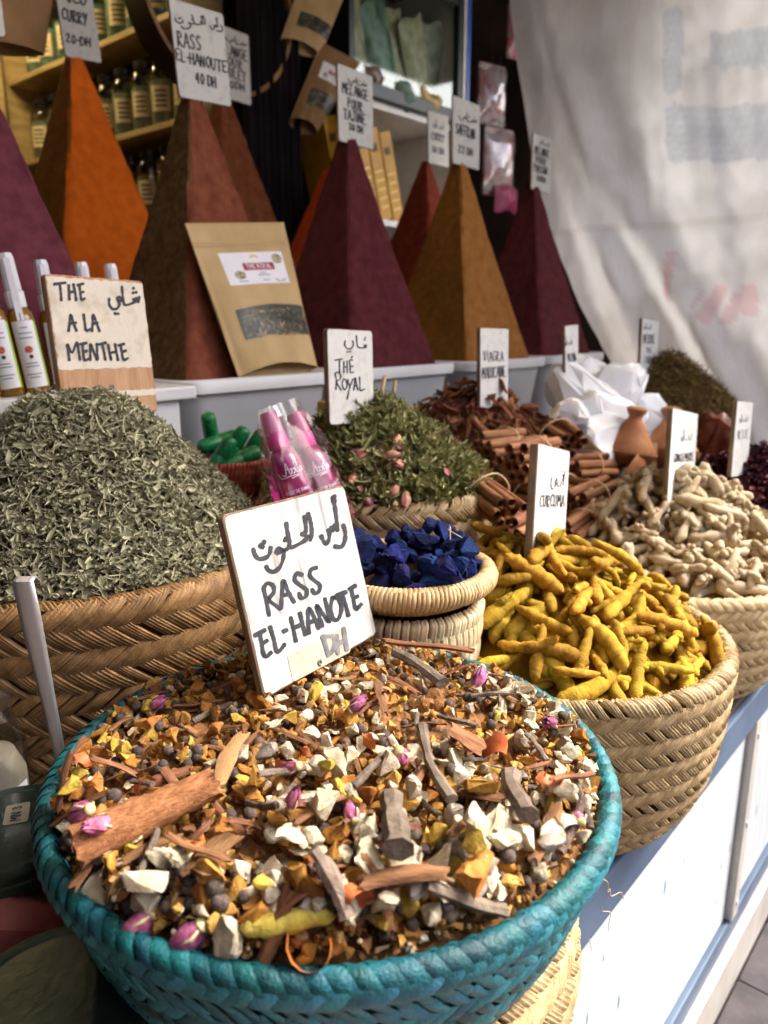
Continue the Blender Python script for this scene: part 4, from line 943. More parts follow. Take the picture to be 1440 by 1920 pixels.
# ================================================================== piles
class Pile:
    def __init__(s, c, R, z, h, power=1.3, peak=(0, 0), dip=.006, res=.0025, rim=None):
        s.c, s.R, s.res = c, R, res; n = int(2*R/res)+3; s.n = n; ax = (np.arange(n)-n//2)*res; s.ax = ax
        X, Y = np.meshgrid(ax, ax, indexing='ij'); s.X, s.Y = X, Y
        rho = np.hypot(X, Y)/R; k = 1-np.clip(rho, 0, 1)
        # move the summit off centre
        px, py = peak; d = np.hypot(X-px*k*2, Y-py*k*2)/R
        s.base = z-dip+h*np.clip(1-np.clip(d, 0, 1)**power, 0, 1)-.02*np.clip(rho-.97, 0, 1)*10
        s.H = s.base.copy(); s.count = 0
    def idx(s, x, y): return int(round(x/s.res))+s.n//2, int(round(y/s.res))+s.n//2
    def height(s, x, y, src=None):
        i, j = s.idx(x, y); i = min(max(i, 1), s.n-2); j = min(max(j, 1), s.n-2); return (s.base if src is None else src)[i, j]
    def normal(s, x, y, e=.012):
        dx = (s.height(x+e, y)-s.height(x-e, y))/(2*e); dy = (s.height(x, y+e)-s.height(x, y-e))/(2*e)
        return Vector((-dx, -dy, 1)).normalized()
    def drop(s, x, y, a, b, pct=70, sink=.25, raise_=.75):
        i, j = s.idx(x, y); k = max(1, int(a/s.res)); i0, i1, j0, j1 = max(0, i-k), min(s.n, i+k+1), max(0, j-k), min(s.n, j+k+1)
        sub = s.H[i0:i1, j0:j1]; d2 = (s.X[i0:i1, j0:j1]-x)**2+(s.Y[i0:i1, j0:j1]-y)**2; m_ = d2 <= a*a
        if not m_.any(): return None
        z = float(np.percentile(sub[m_], pct))+b*(.5-sink)
        up = z+b*.5*raise_*np.sqrt(np.clip(1-d2/(a*a), 0, 1)); s.H[i0:i1, j0:j1] = np.where(m_, np.maximum(sub, up), sub)
        return z
    def drop_line(s, x, y, ang, L_, b, pct=75, sink=.3):
        """long piece: fit a line of heights"""
        n = max(3, int(L_/ .008)); t = np.linspace(-.5, .5, n)*L_; xs, ys = x+t*math.cos(ang), y+t*math.sin(ang)
        hz = np.array([s.height(q, w_, s.H) for q, w_ in zip(xs, ys)])
        A = np.c_[t, np.ones(n)]; k_ = np.linalg.lstsq(A, hz, rcond=None)[0]
        res = hz-(A@k_); z0 = k_[1]+np.percentile(res, pct)+b*(.5-sink); sl = k_[0]*.9
        for q, w_, tt in zip(xs, ys, t):
            i, j = s.idx(q, w_); k2 = max(1, int(b*.5/s.res)); i0, i1, j0, j1 = max(0, i-k2), min(s.n, i+k2+1), max(0, j-k2), min(s.n, j+k2+1)
            s.H[i0:i1, j0:j1] = np.maximum(s.H[i0:i1, j0:j1], z0+sl*tt+b*.35)
        return z0, math.atan(sl)
    def rand(s, g, edge=.97):
        while True:
            x, y = g.uniform(-1, 1, 2)
            if x*x+y*y < edge*edge: return x*s.R, y*s.R
    def surface(s, step=4, tint=.5, amp=.002, g=None):
        """the bed the pieces lie on: rings of points out to the rim"""
        V = [(s.c[0], s.c[1], s.height(0, 0)-.004)]; F = []; nr_ = max(10, int(s.R/(s.res*step))); ns_ = 96
        for k in range(1, nr_+1):
            r = s.R*k/nr_
            for q in range(ns_):
                a = 2*math.pi*q/ns_; x, y = r*math.cos(a), r*math.sin(a); V.append((s.c[0]+x, s.c[1]+y, s.height(x*.995, y*.995)-.004+(g.normal(0, amp) if g is not None and k < nr_-1 else -.001)-.010*max(0, k/nr_-.80)/.20))
        for q in range(ns_): F.append((0, 1+q, 1+(q+1) % ns_, 0) if False else (0, 1+q, 1+(q+1) % ns_))
        for k in range(nr_-1):
            for q in range(ns_): a = 1+k*ns_; F.append((a+q, a+ns_+q, a+ns_+(q+1) % ns_, a+(q+1) % ns_))
        return V, F
def visible_first(items, cap):
    """keep the pieces that show largest: nearest to the viewer and on top"""
    items.sort(key=lambda q: q[0]); return items[:cap], items[cap:]
def quatR(g): q = g.normal(size=4); q /= np.linalg.norm(q); return Matrix.Rotation(0, 4, 'X') if False else __import__('mathutils').Quaternion(q).to_matrix().to_4x4()
def alignM(n, ang, tilt, g):
    """z axis to n, spun by ang, tilted a little"""
    q = Vector((0, 0, 1)).rotation_difference(n).to_matrix().to_4x4()
    return q @ Matrix.Rotation(ang, 4, 'Z') @ Matrix.Rotation(g.normal(0, tilt), 4, 'X') @ Matrix.Rotation(g.normal(0, tilt), 4, 'Y')

# ------------------------------------------------------------------ leaf clouds (nobody could count them)
def leaf_tmpl(curl, fold, rows=4, width=.3, twist=0):
    V = []; F = []
    for i in range(rows+1):
        t = i/rows; w_ = width*(math.sin(math.pi*min(1, t*.93+.05))**.8); a = curl*(t-.5); x = math.sin(a)/curl if abs(curl) > .05 else t-.5; z = (1-math.cos(a))/curl if abs(curl) > .05 else 0
        tw = twist*(t-.5)
        for s_ in (-1, 0, 1):
            yy, zz = s_*w_*.5, abs(s_)*w_*.5*fold
            V.append((x, yy*math.cos(tw)-zz*math.sin(tw), z+yy*math.sin(tw)+zz*math.cos(tw)))
    for i in range(rows):
        for j in range(2): a = i*3+j; F.append((a, a+1, a+4, a+3))
    return np.array(V), np.array(F)
def leaf_cloud(name, pile, n, lmin, lmax, tmpls, m, seed, label, tilt=.6, depth=.012, bed=.3, tints=None, edge=.985, extra=None, cat='herbs', nobed=False):
    g = np.random.default_rng(seed); Vs = []; Fs = []; Ts = []; off = 0
    # points on the heap, weighted towards the outside area
    r = np.sqrt(g.uniform(0, edge**2, n)); th = g.uniform(0, 2*math.pi, n); x = r*np.cos(th)*pile.R; y = r*np.sin(th)*pile.R
    e = .01; ix = np.clip(np.round(x/pile.res).astype(int)+pile.n//2, 5, pile.n-6); iy = np.clip(np.round(y/pile.res).astype(int)+pile.n//2, 5, pile.n-6)
    z = pile.base[ix, iy]; gx = (pile.base[ix+4, iy]-pile.base[ix-4, iy])/(8*pile.res); gy = (pile.base[ix, iy+4]-pile.base[ix, iy-4])/(8*pile.res)
    nn = np.c_[-gx, -gy, np.ones(n)]+g.normal(0, tilt, (n, 3))*.8; nn /= np.linalg.norm(nn, axis=1)[:, None]
    t = g.normal(size=(n, 3)); t[:, 2] *= .6; t -= nn*(t*nn).sum(1)[:, None]; t /= np.linalg.norm(t, axis=1)[:, None]; bnm = np.cross(nn, t)
    L_ = g.uniform(lmin, lmax, n)*g.choice([.6, 1, 1, 1.15], n); wk = g.uniform(.7, 1.3, n)
    P = np.c_[x+pile.c[0], y+pile.c[1], z+g.uniform(-.35, 1, n)*depth]
    which = g.integers(0, len(tmpls), n); tt = g.beta(2, 2, n) if tints is None else tints(g, n)
    for k_, (TV, TF) in enumerate(tmpls):
        I = np.where(which == k_)[0]
        if not len(I): continue
        A = (TV[None, :, 0:1]*t[I][:, None, :]+TV[None, :, 1:2]*bnm[I][:, None, :]*wk[I][:, None, None]+TV[None, :, 2:3]*nn[I][:, None, :])*L_[I][:, None, None]+P[I][:, None, :]
        q = len(TV); Vs.append(A.reshape(-1, 3)); Fs.append((TF[None]+(np.arange(len(I))*q)[:, None, None]+off).reshape(-1, 4)); Ts.append(np.repeat(tt[I], q)); off += len(I)*q
    BV, BF = pile.surface(5, g=g); BV = np.array(BV); BF = np.array([q for q in BF if len(q) == 4])
    if not nobed: Vs.append(BV); Fs.append(BF+off); Ts.append(np.full(len(BV), bed))
    V = np.vstack(Vs); F = np.vstack(Fs); T = np.concatenate(Ts)
    me = bpy.data.meshes.new(name); me.vertices.add(len(V)); me.vertices.foreach_set('co', V.ravel().astype(np.float32))
    me.loops.add(F.size); me.loops.foreach_set('vertex_index', F.ravel().astype(np.int32)); me.polygons.add(len(F))
    me.polygons.foreach_set('loop_start', (np.arange(len(F))*4).astype(np.int32)); me.update(calc_edges=True)
    me.polygons.foreach_set('use_smooth', np.ones(len(F), bool))
    a = me.attributes.new('tint', 'FLOAT', 'POINT'); a.data.foreach_set('value', T.astype(np.float32))
    me.materials.append(m); me.validate(); me.update()
    return tag(put(name, me), label, cat, kind='stuff')

MINTM = tintmat('mint_leaf', [(0, C(60, 54, 38)), (.22, C(124, 118, 90)), (.55, C(162, 160, 128)), (.85, C(190, 188, 156)), (1, C(216, 208, 174))], .8, .2, translucent=.12)
T1 = [leaf_tmpl(c_, f_, 3, w_, t_) for c_, f_, w_, t_ in ((2.6, 1.1, .26, 1.0), (.8, .8, .32, .4), (3.6, 1.4, .22, 1.8), (-2.2, 1.0, .26, -1.2), (.3, .3, .07, .5), (1.6, 1.6, .16, 2.0), (4.5, 1.2, .2, .6))]
mint = Pile(MC, MR*.985, MZ, .225, 1.0, (.01, .01), dip=.008)
rho = np.hypot(mint.X, mint.Y)/mint.R
mint.base = MZ-.010+np.interp(rho, [0, .18, .30, .6, .85, .97, 1.0, 1.5], [.192, .190, .176, .108, .048, .010, .0, -.02])
leaf_cloud('mint_leaves', mint, 24000, .007, .019, T1, MINTM, 1, 'heap of dried grey green mint leaves in the brown basket', .95, .016, bed=.0, cat='mint', tints=lambda g, n: .15+.85*g.beta(2, 2, n))
# stems and yellow leaves in the mint
g = np.random.default_rng(5); mb = MB()
for i in range(1000):
    x, y = mint.rand(g); n = mint.normal(x, y); a = g.uniform(0, 6.28); d = alignM(n, a, .35, g); L_ = g.uniform(.012, .034); z = mint.height(x, y)+g.uniform(.004, .013)
    P = [d @ Vector((t_*L_, .15*L_*math.sin(3*t_+a), 0))+Vector((MC[0]+x, MC[1]+y, z)) for t_ in (-.5, -.15, .2, .5)]
    mb.add(*tube(P, g.uniform(.0004, .0009), 5), tint=g.uniform(.8, 1))
tag(mb.obj('mint_stems', MINTM), 'pale broken stems scattered through the mint heap', 'mint', kind='stuff')

ROYM = tintmat('royal_leaf', [(0, C(84, 82, 46)), (.35, C(126, 126, 74)), (.65, C(164, 164, 106)), (1, C(204, 200, 150))], .65, .3, translucent=.12)
T2 = [leaf_tmpl(c_, f_, 6, w_, t_) for c_, f_, w_, t_ in ((4.6, 1.6, .12, 1.5), (3.4, 1.4, .14, 2.6), (5.6, 1.8, .10, 1.0), (2.0, 1.5, .12, 3.6), (-4.2, 1.5, .12, 1.4))]
roy = Pile(RC, RR*.985, RZ, .128, 1.5, (-.012, .0), dip=.006)
leaf_cloud('royal_tea_leaves', roy, 4200, .028, .055, T2, ROYM, 2, 'heap of curled olive green tea leaves in the middle basket', .7, .02, bed=.1, cat='tea')
leaf_cloud('rose_petals', roy, 170, .012, .020, [leaf_tmpl(2.0, .7, 4, .6, .8), leaf_tmpl(3.0, 1.0, 4, .5, 1.2)], tintmat('rose_petal', [(0, C(178, 110, 112)), (.6, C(206, 150, 140)), (1, C(220, 184, 160))], .7, .2), 22, 'pink rose petals strewn through the green tea', .6, .026, bed=.5, cat='petals', edge=.96, nobed=True)
HIBM = tintmat('hibiscus_petal', [(0, C(34, 12, 18)), (.4, C(72, 20, 34)), (.75, C(112, 32, 50)), (1, C(176, 90, 100))], .55, .35)
T3 = [leaf_tmpl(c_, f_, 4, w_, t_) for c_, f_, w_, t_ in ((3.5, 1.5, .5, 1.5), (2.0, .9, .55, 2.2), (4.5, 1.2, .45, -1.5))]
hib = Pile(HC, .205, .66, .09, 1.3)
leaf_cloud('hibiscus_petals', hib, 3000, .016, .030, T3, HIBM, 3, 'dark red dried hibiscus flowers heaped at the right edge', .9, .022, bed=.05, cat='hibiscus', tints=lambda g, n: g.beta(1.6, 3, n))
KM = tintmat('brown_herb', [(0, C(62, 46, 22)), (.45, C(98, 78, 38)), (.8, C(134, 112, 60)), (1, C(160, 140, 92))], .85, .2)
T4 = [leaf_tmpl(c_, .4, 4, .055, t_) for c_, t_ in ((2.5, 1), (1.2, 0), (-2, 2), (3.6, 1))]
hk = Pile(KC, .20, .76, .165, 1.25)
leaf_cloud('dried_herb', hk, 12000, .02, .045, T4, KM, 4, 'bristly heap of brown dried herb in front of the curtain', 1.0, .03, bed=.15, cat='herbs')
qp = Pile(QC, .083, .735, .04)
leaf_cloud('dried_roots', qp, 500, .02, .05, T4+T2[:1], tintmat('pinkroot', [(0, C(96, 52, 46)), (.5, C(132, 84, 74)), (1, C(168, 122, 108))], .8, .2), 6, 'reddish dried roots below the pink bottles', .5, .012, bed=.2, cat='roots')

# ------------------------------------------------------------------ rosebuds
RPINK = mat('rosebud_pink', C(132, 54, 88), C(186, 112, 146), 3, .65, .5, 8, .3, rand=.3, sss=0, c3=C(222, 190, 190))
RSALM = mat('rosebud_salmon', C(196, 128, 108), C(220, 168, 146), 3, .65, .3, 8, .3, rand=.15)
SEPAL = mat('rosebud_sepal', C(170, 160, 112), C(196, 186, 140), 4, .7, .3, 10, .3, rand=.15)
def bud_meshes(seed, pm):
    g = np.random.default_rng(seed); pet = MB()
    for k_ in range(9):
        a0 = k_*2.4; ph = .62+.05*k_/9; wv = .9-.06*k_; rr = .36-.026*k_; V = []; F = []
        for i in range(6):
            t = i/5; prof_ = rr*(math.sin(math.pi*(t*.72+.14))**.9)+.02
            for j in range(6):
                a = a0+(j/5-.5)*wv*2.0*(1-.25*t); q = 1+.16*math.sin(5*a+k_)*t+g.normal(0, .05); V.append((prof_*q*math.cos(a), prof_*q*math.sin(a), -.3+t*(.95+.03*k_)+.03*math.sin(j*1.3+k_)*t))
        for i in range(5):
            for j in range(5): b = i*6+j; F.append((b, b+1, b+7, b+6))
        pet.add(V, F)
    sep = MB(); sep.add(*lathe([(0, -.42), (.10, -.42), (.19, -.36), (.20, -.28), (.14, -.24)], 10))
    for k_ in range(3):
        a = k_*1.9; sep.add(*tube([(.16*math.cos(a), .16*math.sin(a), -.3), (.36*math.cos(a), .36*math.sin(a), -.12), (.33*math.cos(a+.2), .33*math.sin(a+.2), .2), (.27*math.cos(a+.2), .27*math.sin(a+.2), .30)], [.03, .05, .035, .01], 5, squash=.3))
    return pet.mesh('petals', pm), sep.mesh('sepals', SEPAL)
budP = [bud_meshes(i, RPINK) for i in range(2)]; budS = [bud_meshes(i+5, RSALM) for i in range(2)]
def rosebud(loc, size, M, kind, label, group, g):
    pm, sm = (budP if kind == 'p' else budS)[int(g.integers(0, 2))]
    t = thing('rosebud', label, 'rosebud', (0, 0, 0), None, group); t.matrix_world = Matrix.Translation(Vector(loc)) @ M @ Matrix.Scale(size, 4)
    put('petals', pm, t); put('sepals', sm, t)
# in the royal tea
g = np.random.default_rng(12)
pts = [(575+30, 795, 's'), (632, 793, 's'), (690, 775, 'p'), (748, 785, 's'), (742, 827, 's'), (752, 872, 's'), (735, 925, 's'), (760, 932, 's'), (742, 950, 's'), (790, 982, 's'), (813, 984, 's'), (690, 940, 'p'), (680, 850, 's'), (820, 858, 's'), (730, 855, 's'), (660, 900, 's')]
rg = 'rosebuds in the royal tea'
ORDR = ['large salmon rosebud beside the pink bottles', 'round salmon rosebud left of the tea sign', 'bright pink rosebud at the foot of the tea sign', 'pale rosebud high on the right of the tea heap', 'small rosebud in the upper middle of the tea heap', 'salmon rosebud in the middle of the tea heap', 'left rosebud of the low pair in the tea heap', 'right upright rosebud of the low pair in the tea heap', 'small rosebud under the low pair in the tea heap', 'rosebud at the tea basket rim above the indigo', 'rosebud at the right end of the tea basket rim', 'pink rosebud low on the left of the tea heap', 'rosebud half sunk near the pink bottles', 'rosebud on the right flank of the tea heap', 'tiny rosebud just left of the middle of the tea heap', 'rosebud low left above the front sign corner']
for (u, v, kd), lb in zip(pts, ORDR):
    d = ray(u, v); best = None
    for t_ in np.linspace(.45, 1.1, 400)/1443:
        p = EYE+d*t_*1.0
        x, y = p[0]-RC[0], p[1]-RC[1]
        if math.hypot(x, y) < RR*.97 and p[2] <= roy.height(x, y)+.022: best = p; break
    if best is None: continue
    rosebud(best, g.uniform(.014, .021), quatR(g), kd, lb+(''), rg, g)

# ------------------------------------------------------------------ the spice mix
ORNG = mat('turmeric_cut', C(148, 96, 42), C(178, 128, 60), 3, .85, .7, 11, .2, c3=C(190, 150, 56), rand=.32)
YELO = mat('turmeric_yellow', C(162, 132, 46), C(192, 164, 76), 3, .8, .6, 11, .25, rand=.2)
ROOTW = mat('white_root', C(170, 156, 126), C(206, 194, 168), 2.5, .85, .6, 10, .2, rand=.2)
ROOTG = mat('grey_root', C(128, 118, 104), C(168, 158, 142), 3, .85, .6, 10, .2, rand=.22)
BARK = mat('bark_brown', C(98, 66, 44), C(142, 100, 70), 4, .85, .8, 14, .2, rand=.25, stretch=(.4, 2, 2))
BARKG = mat('bark_grey', C(88, 76, 66), C(128, 114, 100), 4, .9, 1.0, 14, .15, rand=.2)
PEPP = mat('allspice', C(66, 56, 50), C(98, 86, 78), 4, .85, .6, 10, .25, rand=.25)
SEEDW = mat('white_pepper', C(176, 158, 128), C(200, 184, 156), 200, .8, .4, 500, .25, rand=.2)
MACE = mat('mace_orange', C(176, 84, 36), C(208, 124, 72), 3, .5, .4, 8, .4, rand=.2, sss=.0)
MIXS = tintmat('spice_bits', [(0, C(74, 50, 32)), (.25, C(132, 92, 54)), (.45, C(156, 108, 48)), (.65, C(180, 140, 70)), (.8, C(166, 140, 106)), (1, C(222, 208, 176))], .85, .2, .4, 500)
mixP = Pile(TC, .2005, TZ-.001, .026, 2.0, (.012, .012), dip=.002, res=.0015)
g = np.random.default_rng(42)
orange_v = [hull(100+i, 10, 1, .85, .7, .05, 1, .020) for i in range(9)]
white_v = [hull(200+i, 10, 1, .8, .62, .05, 1, .016) for i in range(9)]
flat_v = [hull(300+i, 9, 1, .8, .22, .03, 1, .03) for i in range(6)]
mO = [meshof(v, 'turmeric_chunk', ORNG, True, 32) for v in orange_v]; mY = [meshof(v, 'turmeric_chunk', YELO, True, 32) for v in orange_v[:5]]
mW = [meshof(v, 'root_chunk', ROOTW, True, 30) for v in white_v]; mWg = [meshof(v, 'root_chunk', ROOTG, True, 30) for v in white_v[:4]]
mWf = [meshof(v, 'root_flake', ROOTW, True, 30) for v in flat_v]
def bark_strip(seed, curlr=.5, w_=.22, rows=8, wav=.03):
    g = np.random.default_rng(seed); V = []; F = []; nb = 5; ph = g.uniform(0, 6, 3)
    for side_ in (0, 1):
        for i in range(rows+1):
            t = i/rows-.5; ww = w_*(1-.10*abs(t)*2*g.uniform(.2, 1))*(1+.10*math.sin(6*t+ph[0])+g.normal(0, .05))
            for j in range(nb):
                s_ = j/(nb-1)-.5; a = s_*2*curlr; R0 = ww/(2*curlr)
                rr = R0-side_*.035
                V.append((t+(.05*math.sin(j*2.1+ph[1]) if i in (0, rows) else 0), rr*math.sin(a)+.04*math.sin(3*t+ph[2]), rr*math.cos(a)-R0*.8+wav*math.sin(5*t+ph[1])))
    m_ = (rows+1)*nb
    for q in range(2):
        for i in range(rows):
            for j in range(nb-1): a = q*m_+i*nb+j; f = (a, a+1, a+nb+1, a+nb); F.append(f[::-1] if q == 0 else f)
    for i in range(rows):
        for j in (0, nb-1): a = i*nb+j; F.append((a, a+nb, a+nb+m_, a+m_))
    for i in (0, rows):
        for j in range(nb-1): a = i*nb+j; F.append((a, a+1, a+1+m_, a+m_))
    return V, F
mB = [meshof(bark_strip(i, .5+.25*(i % 3), .16+.05*(i % 3)), 'bark_strip', BARK, True, 40) for i in range(5)]
def stick(seed, r=.06):
    g = np.random.default_rng(seed); P = [(t, .05*math.sin(3*t+seed), .02*math.cos(4*t+seed)) for t in np.linspace(-.5, .5, 9)]
    return tube(P, [r*(1+g.normal(0, .12)) for _ in P], 7, squash=.75)
mS = [meshof(stick(i, .07), 'twig_piece', BARKG, True, 40) for i in range(4)]
def ball(seed, n=10, amp=.06):
    g = np.random.default_rng(seed); bm = bmesh.new(); bmesh.ops.create_icosphere(bm, subdivisions=2, radius=.5)
    for v in bm.verts: v.co *= 1+g.normal(0, amp)
    bm.verts.index_update(); V = [v.co[:] for v in bm.verts]; F = [[v.index for v in f.verts] for f in bm.faces]; bm.free(); return V, F
mP = [meshof(ball(i, amp=.035), 'allspice_berry', PEPP, True, None) for i in range(2)]
def curl_strip(seed):
    g = np.random.default_rng(seed); V = []; F = []; n = 12
    for i in range(n+1):
        t = i/n; a = t*4.2+.4*math.sin(5*t+seed); r = .32*(1-.4*t)
        for j, s_ in enumerate((-.5, 0, .5)): V.append((r*math.cos(a), s_*.42*(1-.4*abs(t-.5))+.1*math.sin(6*t+seed), r*math.sin(a)+.06*abs(s_)))
    for i in range(n):
        for j in range(2): a = i*3+j; F.append((a, a+1, a+4, a+3))
    return V, F
mM = [meshof(curl_strip(i), 'mace_curl', MACE, True, None) for i in range(3)]
for me_ in mM: pass
# tiny bits first: thousands, one mass
bits = MB(); bv = [hull(400+i, 7, 1, .7, .5, 0, 0) for i in range(6)]; sb = [ball(9, amp=.03)]
BV, BF = mixP.surface(3, g=g, amp=.0015); bits.add(BV, BF, tint=.22)
icos = bmesh.new(); bmesh.ops.create_icosphere(icos, subdivisions=1, radius=.5); icos.verts.index_update(); icoV = np.array([v.co[:] for v in icos.verts]); icoF = [[v.index for v in f.verts] for f in icos.faces]; icos.free()
side_dir = np.array([sy, -cy])            # towards the lane end, right of the view
def bias(x, y): return float((x*side_dir[0]+y*side_dir[1])/.2)     # -1 left .. 1 right
for i in range(6200):
    x, y = mixP.rand(g, .995); s_ = g.uniform(.003, .0085)
    if i % 4 == 0: a_ = g.uniform(0, 6.283); r_ = mixP.R*g.uniform(.86, .995); x, y = r_*math.cos(a_), r_*math.sin(a_); z = mixP.drop(x, y, s_*.5, s_*.6, 60, .35)
    if z is None: continue
    M = np.array(quatR(g))[:3, :3]; b_ = bias(x, y)
    tint = float(np.clip(g.normal(.48+.12*b_, .30), 0, 1)); s_ *= 1.25 if -(x*cy+y*sy) > 0 else 1.0; V, F = bv[i % 6]
    if g.random() < .22: V, F = icoV, icoF; s_ *= .55; tint = float(g.choice([.06, .12, .85, .9]))
    bits.add((np.array(V)@M.T)*s_+np.array([TC[0]+x, TC[1]+y, z]), F, tint)
for i in range(2100):                       # middling pieces, past what one could list singly
    x, y = mixP.rand(g, .99)
    if i % 4 == 0: a_ = g.uniform(0, 6.283); r_ = mixP.R*g.uniform(.86, .99); x, y = r_*math.cos(a_), r_*math.sin(a_)
    if i > 1100 and -(x*cy+y*sy) < .02: continue
    b_ = bias(x, y); s_ = g.uniform(.007, .0135); z = mixP.drop(x, y, s_*.45, s_*.6, 60, .3)
    if z is None: continue
    V, F = orange_v[i % 9] if i % 3 else flat_v[i % 6]; M = np.array(quatR(g))[:3, :3]
    bits.add((np.array(V)@M.T)*s_+np.array([TC[0]+x, TC[1]+y, z]), F, float(np.clip((g.choice([.2, .48, .58, .66, .95], p=[.22, .26, .24, .14, .14]) if i % 3 else g.choice([.1, .25, .8]))+g.normal(0, .05), 0, 1)))
tag(bits.obj('spice_crumbs', MIXS, smooth=False), 'fine crumbs, seeds and powder of the mixed spices in the teal basket', 'spice mix', kind='stuff')
GM = 'pieces of the spice mix in the teal basket'
LAB = {'o': ('turmeric_chunk', 'orange brown chopped turmeric chunk among the mixed spices', 'turmeric'), 'y': ('turmeric_chunk', 'yellow chopped turmeric chunk among the mixed spices', 'turmeric'),
       'w': ('root_chunk', 'creamy white chopped root chunk among the mixed spices', 'root piece'), 'g': ('root_chunk', 'grey skinned chopped root chunk among the mixed spices', 'root piece'), 'f': ('root_flake', 'flat white root flake among the mixed spices', 'root piece'),
       'b': ('bark_strip', 'brown curled bark strip among the mixed spices', 'bark'), 's': ('twig_piece', 'grey brown twig piece among the mixed spices', 'twig'), 'p': ('allspice_berry', 'round dark allspice berry among the mixed spices', 'berry'), 'm': ('mace_curl', 'curled orange mace strip among the mixed spices', 'mace')}
plan = []
for ch, n, a_, b_ in (('o', 200, .0085, .0185), ('y', 95, .008, .0165), ('p', 285, .006, .0105), ('w', 175, .0085, .020), ('g', 45, .010, .020), ('f', 55, .014, .026), ('b', 75, .020, .042), ('s', 34, .018, .040), ('m', 20, .016, .028)):
    for i in range(n): plan.append((ch, g.uniform(a_, b_)))
g.shuffle(plan); plan = [(str(a), float(b)) for a, b in plan]
plan.sort(key=lambda q: q[1]+.01*g.random())
for ch, s_ in plan:
    for _ in range(12):
        x, y = mixP.rand(g, .978)
        if g.random() < .20: a_ = g.uniform(0, 6.283); r_ = mixP.R*g.uniform(.84, .985); x, y = r_*math.cos(a_), r_*math.sin(a_)
        b_ = bias(x, y); fr = (-(x*cy+y*sy))/.2      # fr: towards the camera
        pr_ = {'w': .55+.75*b_+.25*fr, 'f': .5+.7*b_+.2*fr, 'g': .5+.8*b_+.1*fr, 'o': .75-.3*b_, 'y': .6-.1*b_, 'p': .7, 'b': .6-.1*fr, 's': .5+.3*b_, 'm': .5+.4*b_}[ch]
        if ch in 'wgf' or True:
            s2 = s_*(.78 if fr < -.4 else .95 if fr < .3 else 1.12)
        if g.random() < pr_*(.62+.55*fr): break
    s_ = s2; nm_, lb, ct = LAB[ch]
    if ch in 'bs':
        a = g.uniform(0, 6.28); th = s_*(.22 if ch == 'b' else .14); z, el = mixP.drop_line(x, y, a, s_*.9, th, 80, .15)
        M = Matrix.Rotation(a, 4, 'Z') @ Matrix.Rotation(-el, 4, 'Y') @ Matrix.Rotation(g.uniform(-.5, .5) if ch == 'b' else g.uniform(0, 6.28), 4, 'X'); me = (mB if ch == 'b' else mS)[int(g.integers(0, 4))]
    else:
        fl = ch == 'f'; th = s_*(.35 if fl else .7); z = mixP.drop(x, y, s_*.42, th, 62, .22, .8)
        if z is None: continue
        M = alignM(mixP.normal(x, y), g.uniform(0, 6.28), .45, g) if fl else quatR(g)
        me = {'o': mO, 'y': mY, 'w': mW, 'g': mWg, 'f': mWf, 'p': mP, 'm': mM}[ch]; me = me[int(g.integers(0, len(me)))]
    o = put(nm_, me, None); o.matrix_world = Matrix.Translation((TC[0]+x, TC[1]+y, z)) @ M @ Matrix.Scale(s_, 4)
    tag(o, lb, ct, GM)
def on_mix(u, v, lift=.004, pile=None, c=None, R=None):
    pile = pile or mixP; c = c or TC; d = ray(u, v)
    for t_ in np.linspace(.3, 1.4, 900)/1443:
        p = EYE+d*t_; x, y = p[0]-c[0], p[1]-c[1]
        if math.hypot(x, y) < pile.R and p[2] <= pile.height(x, y, pile.H)+lift: return p
    return atz(u, v, TZ+.008) if pile is mixP else None
buds = [(158, 1522, 'pink rosebud at the left rim of the teal basket', .030), (192, 1545, 'withered dark pink rosebud below the left rim bud', .026), (268, 1732, 'pink and cream rosebud lying at the front left rim', .034), (362, 1750, 'violet and green rosebud at the front rim of the teal basket', .036),
        (550, 1438, 'magenta rosebud in the middle of the spice mix', .026), (548, 1505, 'small violet petal bud below the middle magenta one', .020), (748, 1415, 'magenta rosebud right of the middle of the spice mix', .028), (662, 1530, 'dusky pink rosebud near the grey bark', .022),
        (900, 1262, 'slim rosebud at the back rim of the teal basket', .030), (1033, 1355, 'pale pink rosebud at the right rim of the teal basket', .024), (1087, 1537, 'lilac bud at the far right rim of the teal basket', .022), (665, 1325, 'pink rosebud right under the front sign', .022), (290, 1322, 'small dark pink rosebud at the back left rim', .022)]
for u, v, lb, s_ in buds:
    p = on_mix(u, v, .006)
    if p is None: continue
    rosebud(p, s_*.66, quatR(g), 'p', lb, 'rosebuds in the spice mix', g)
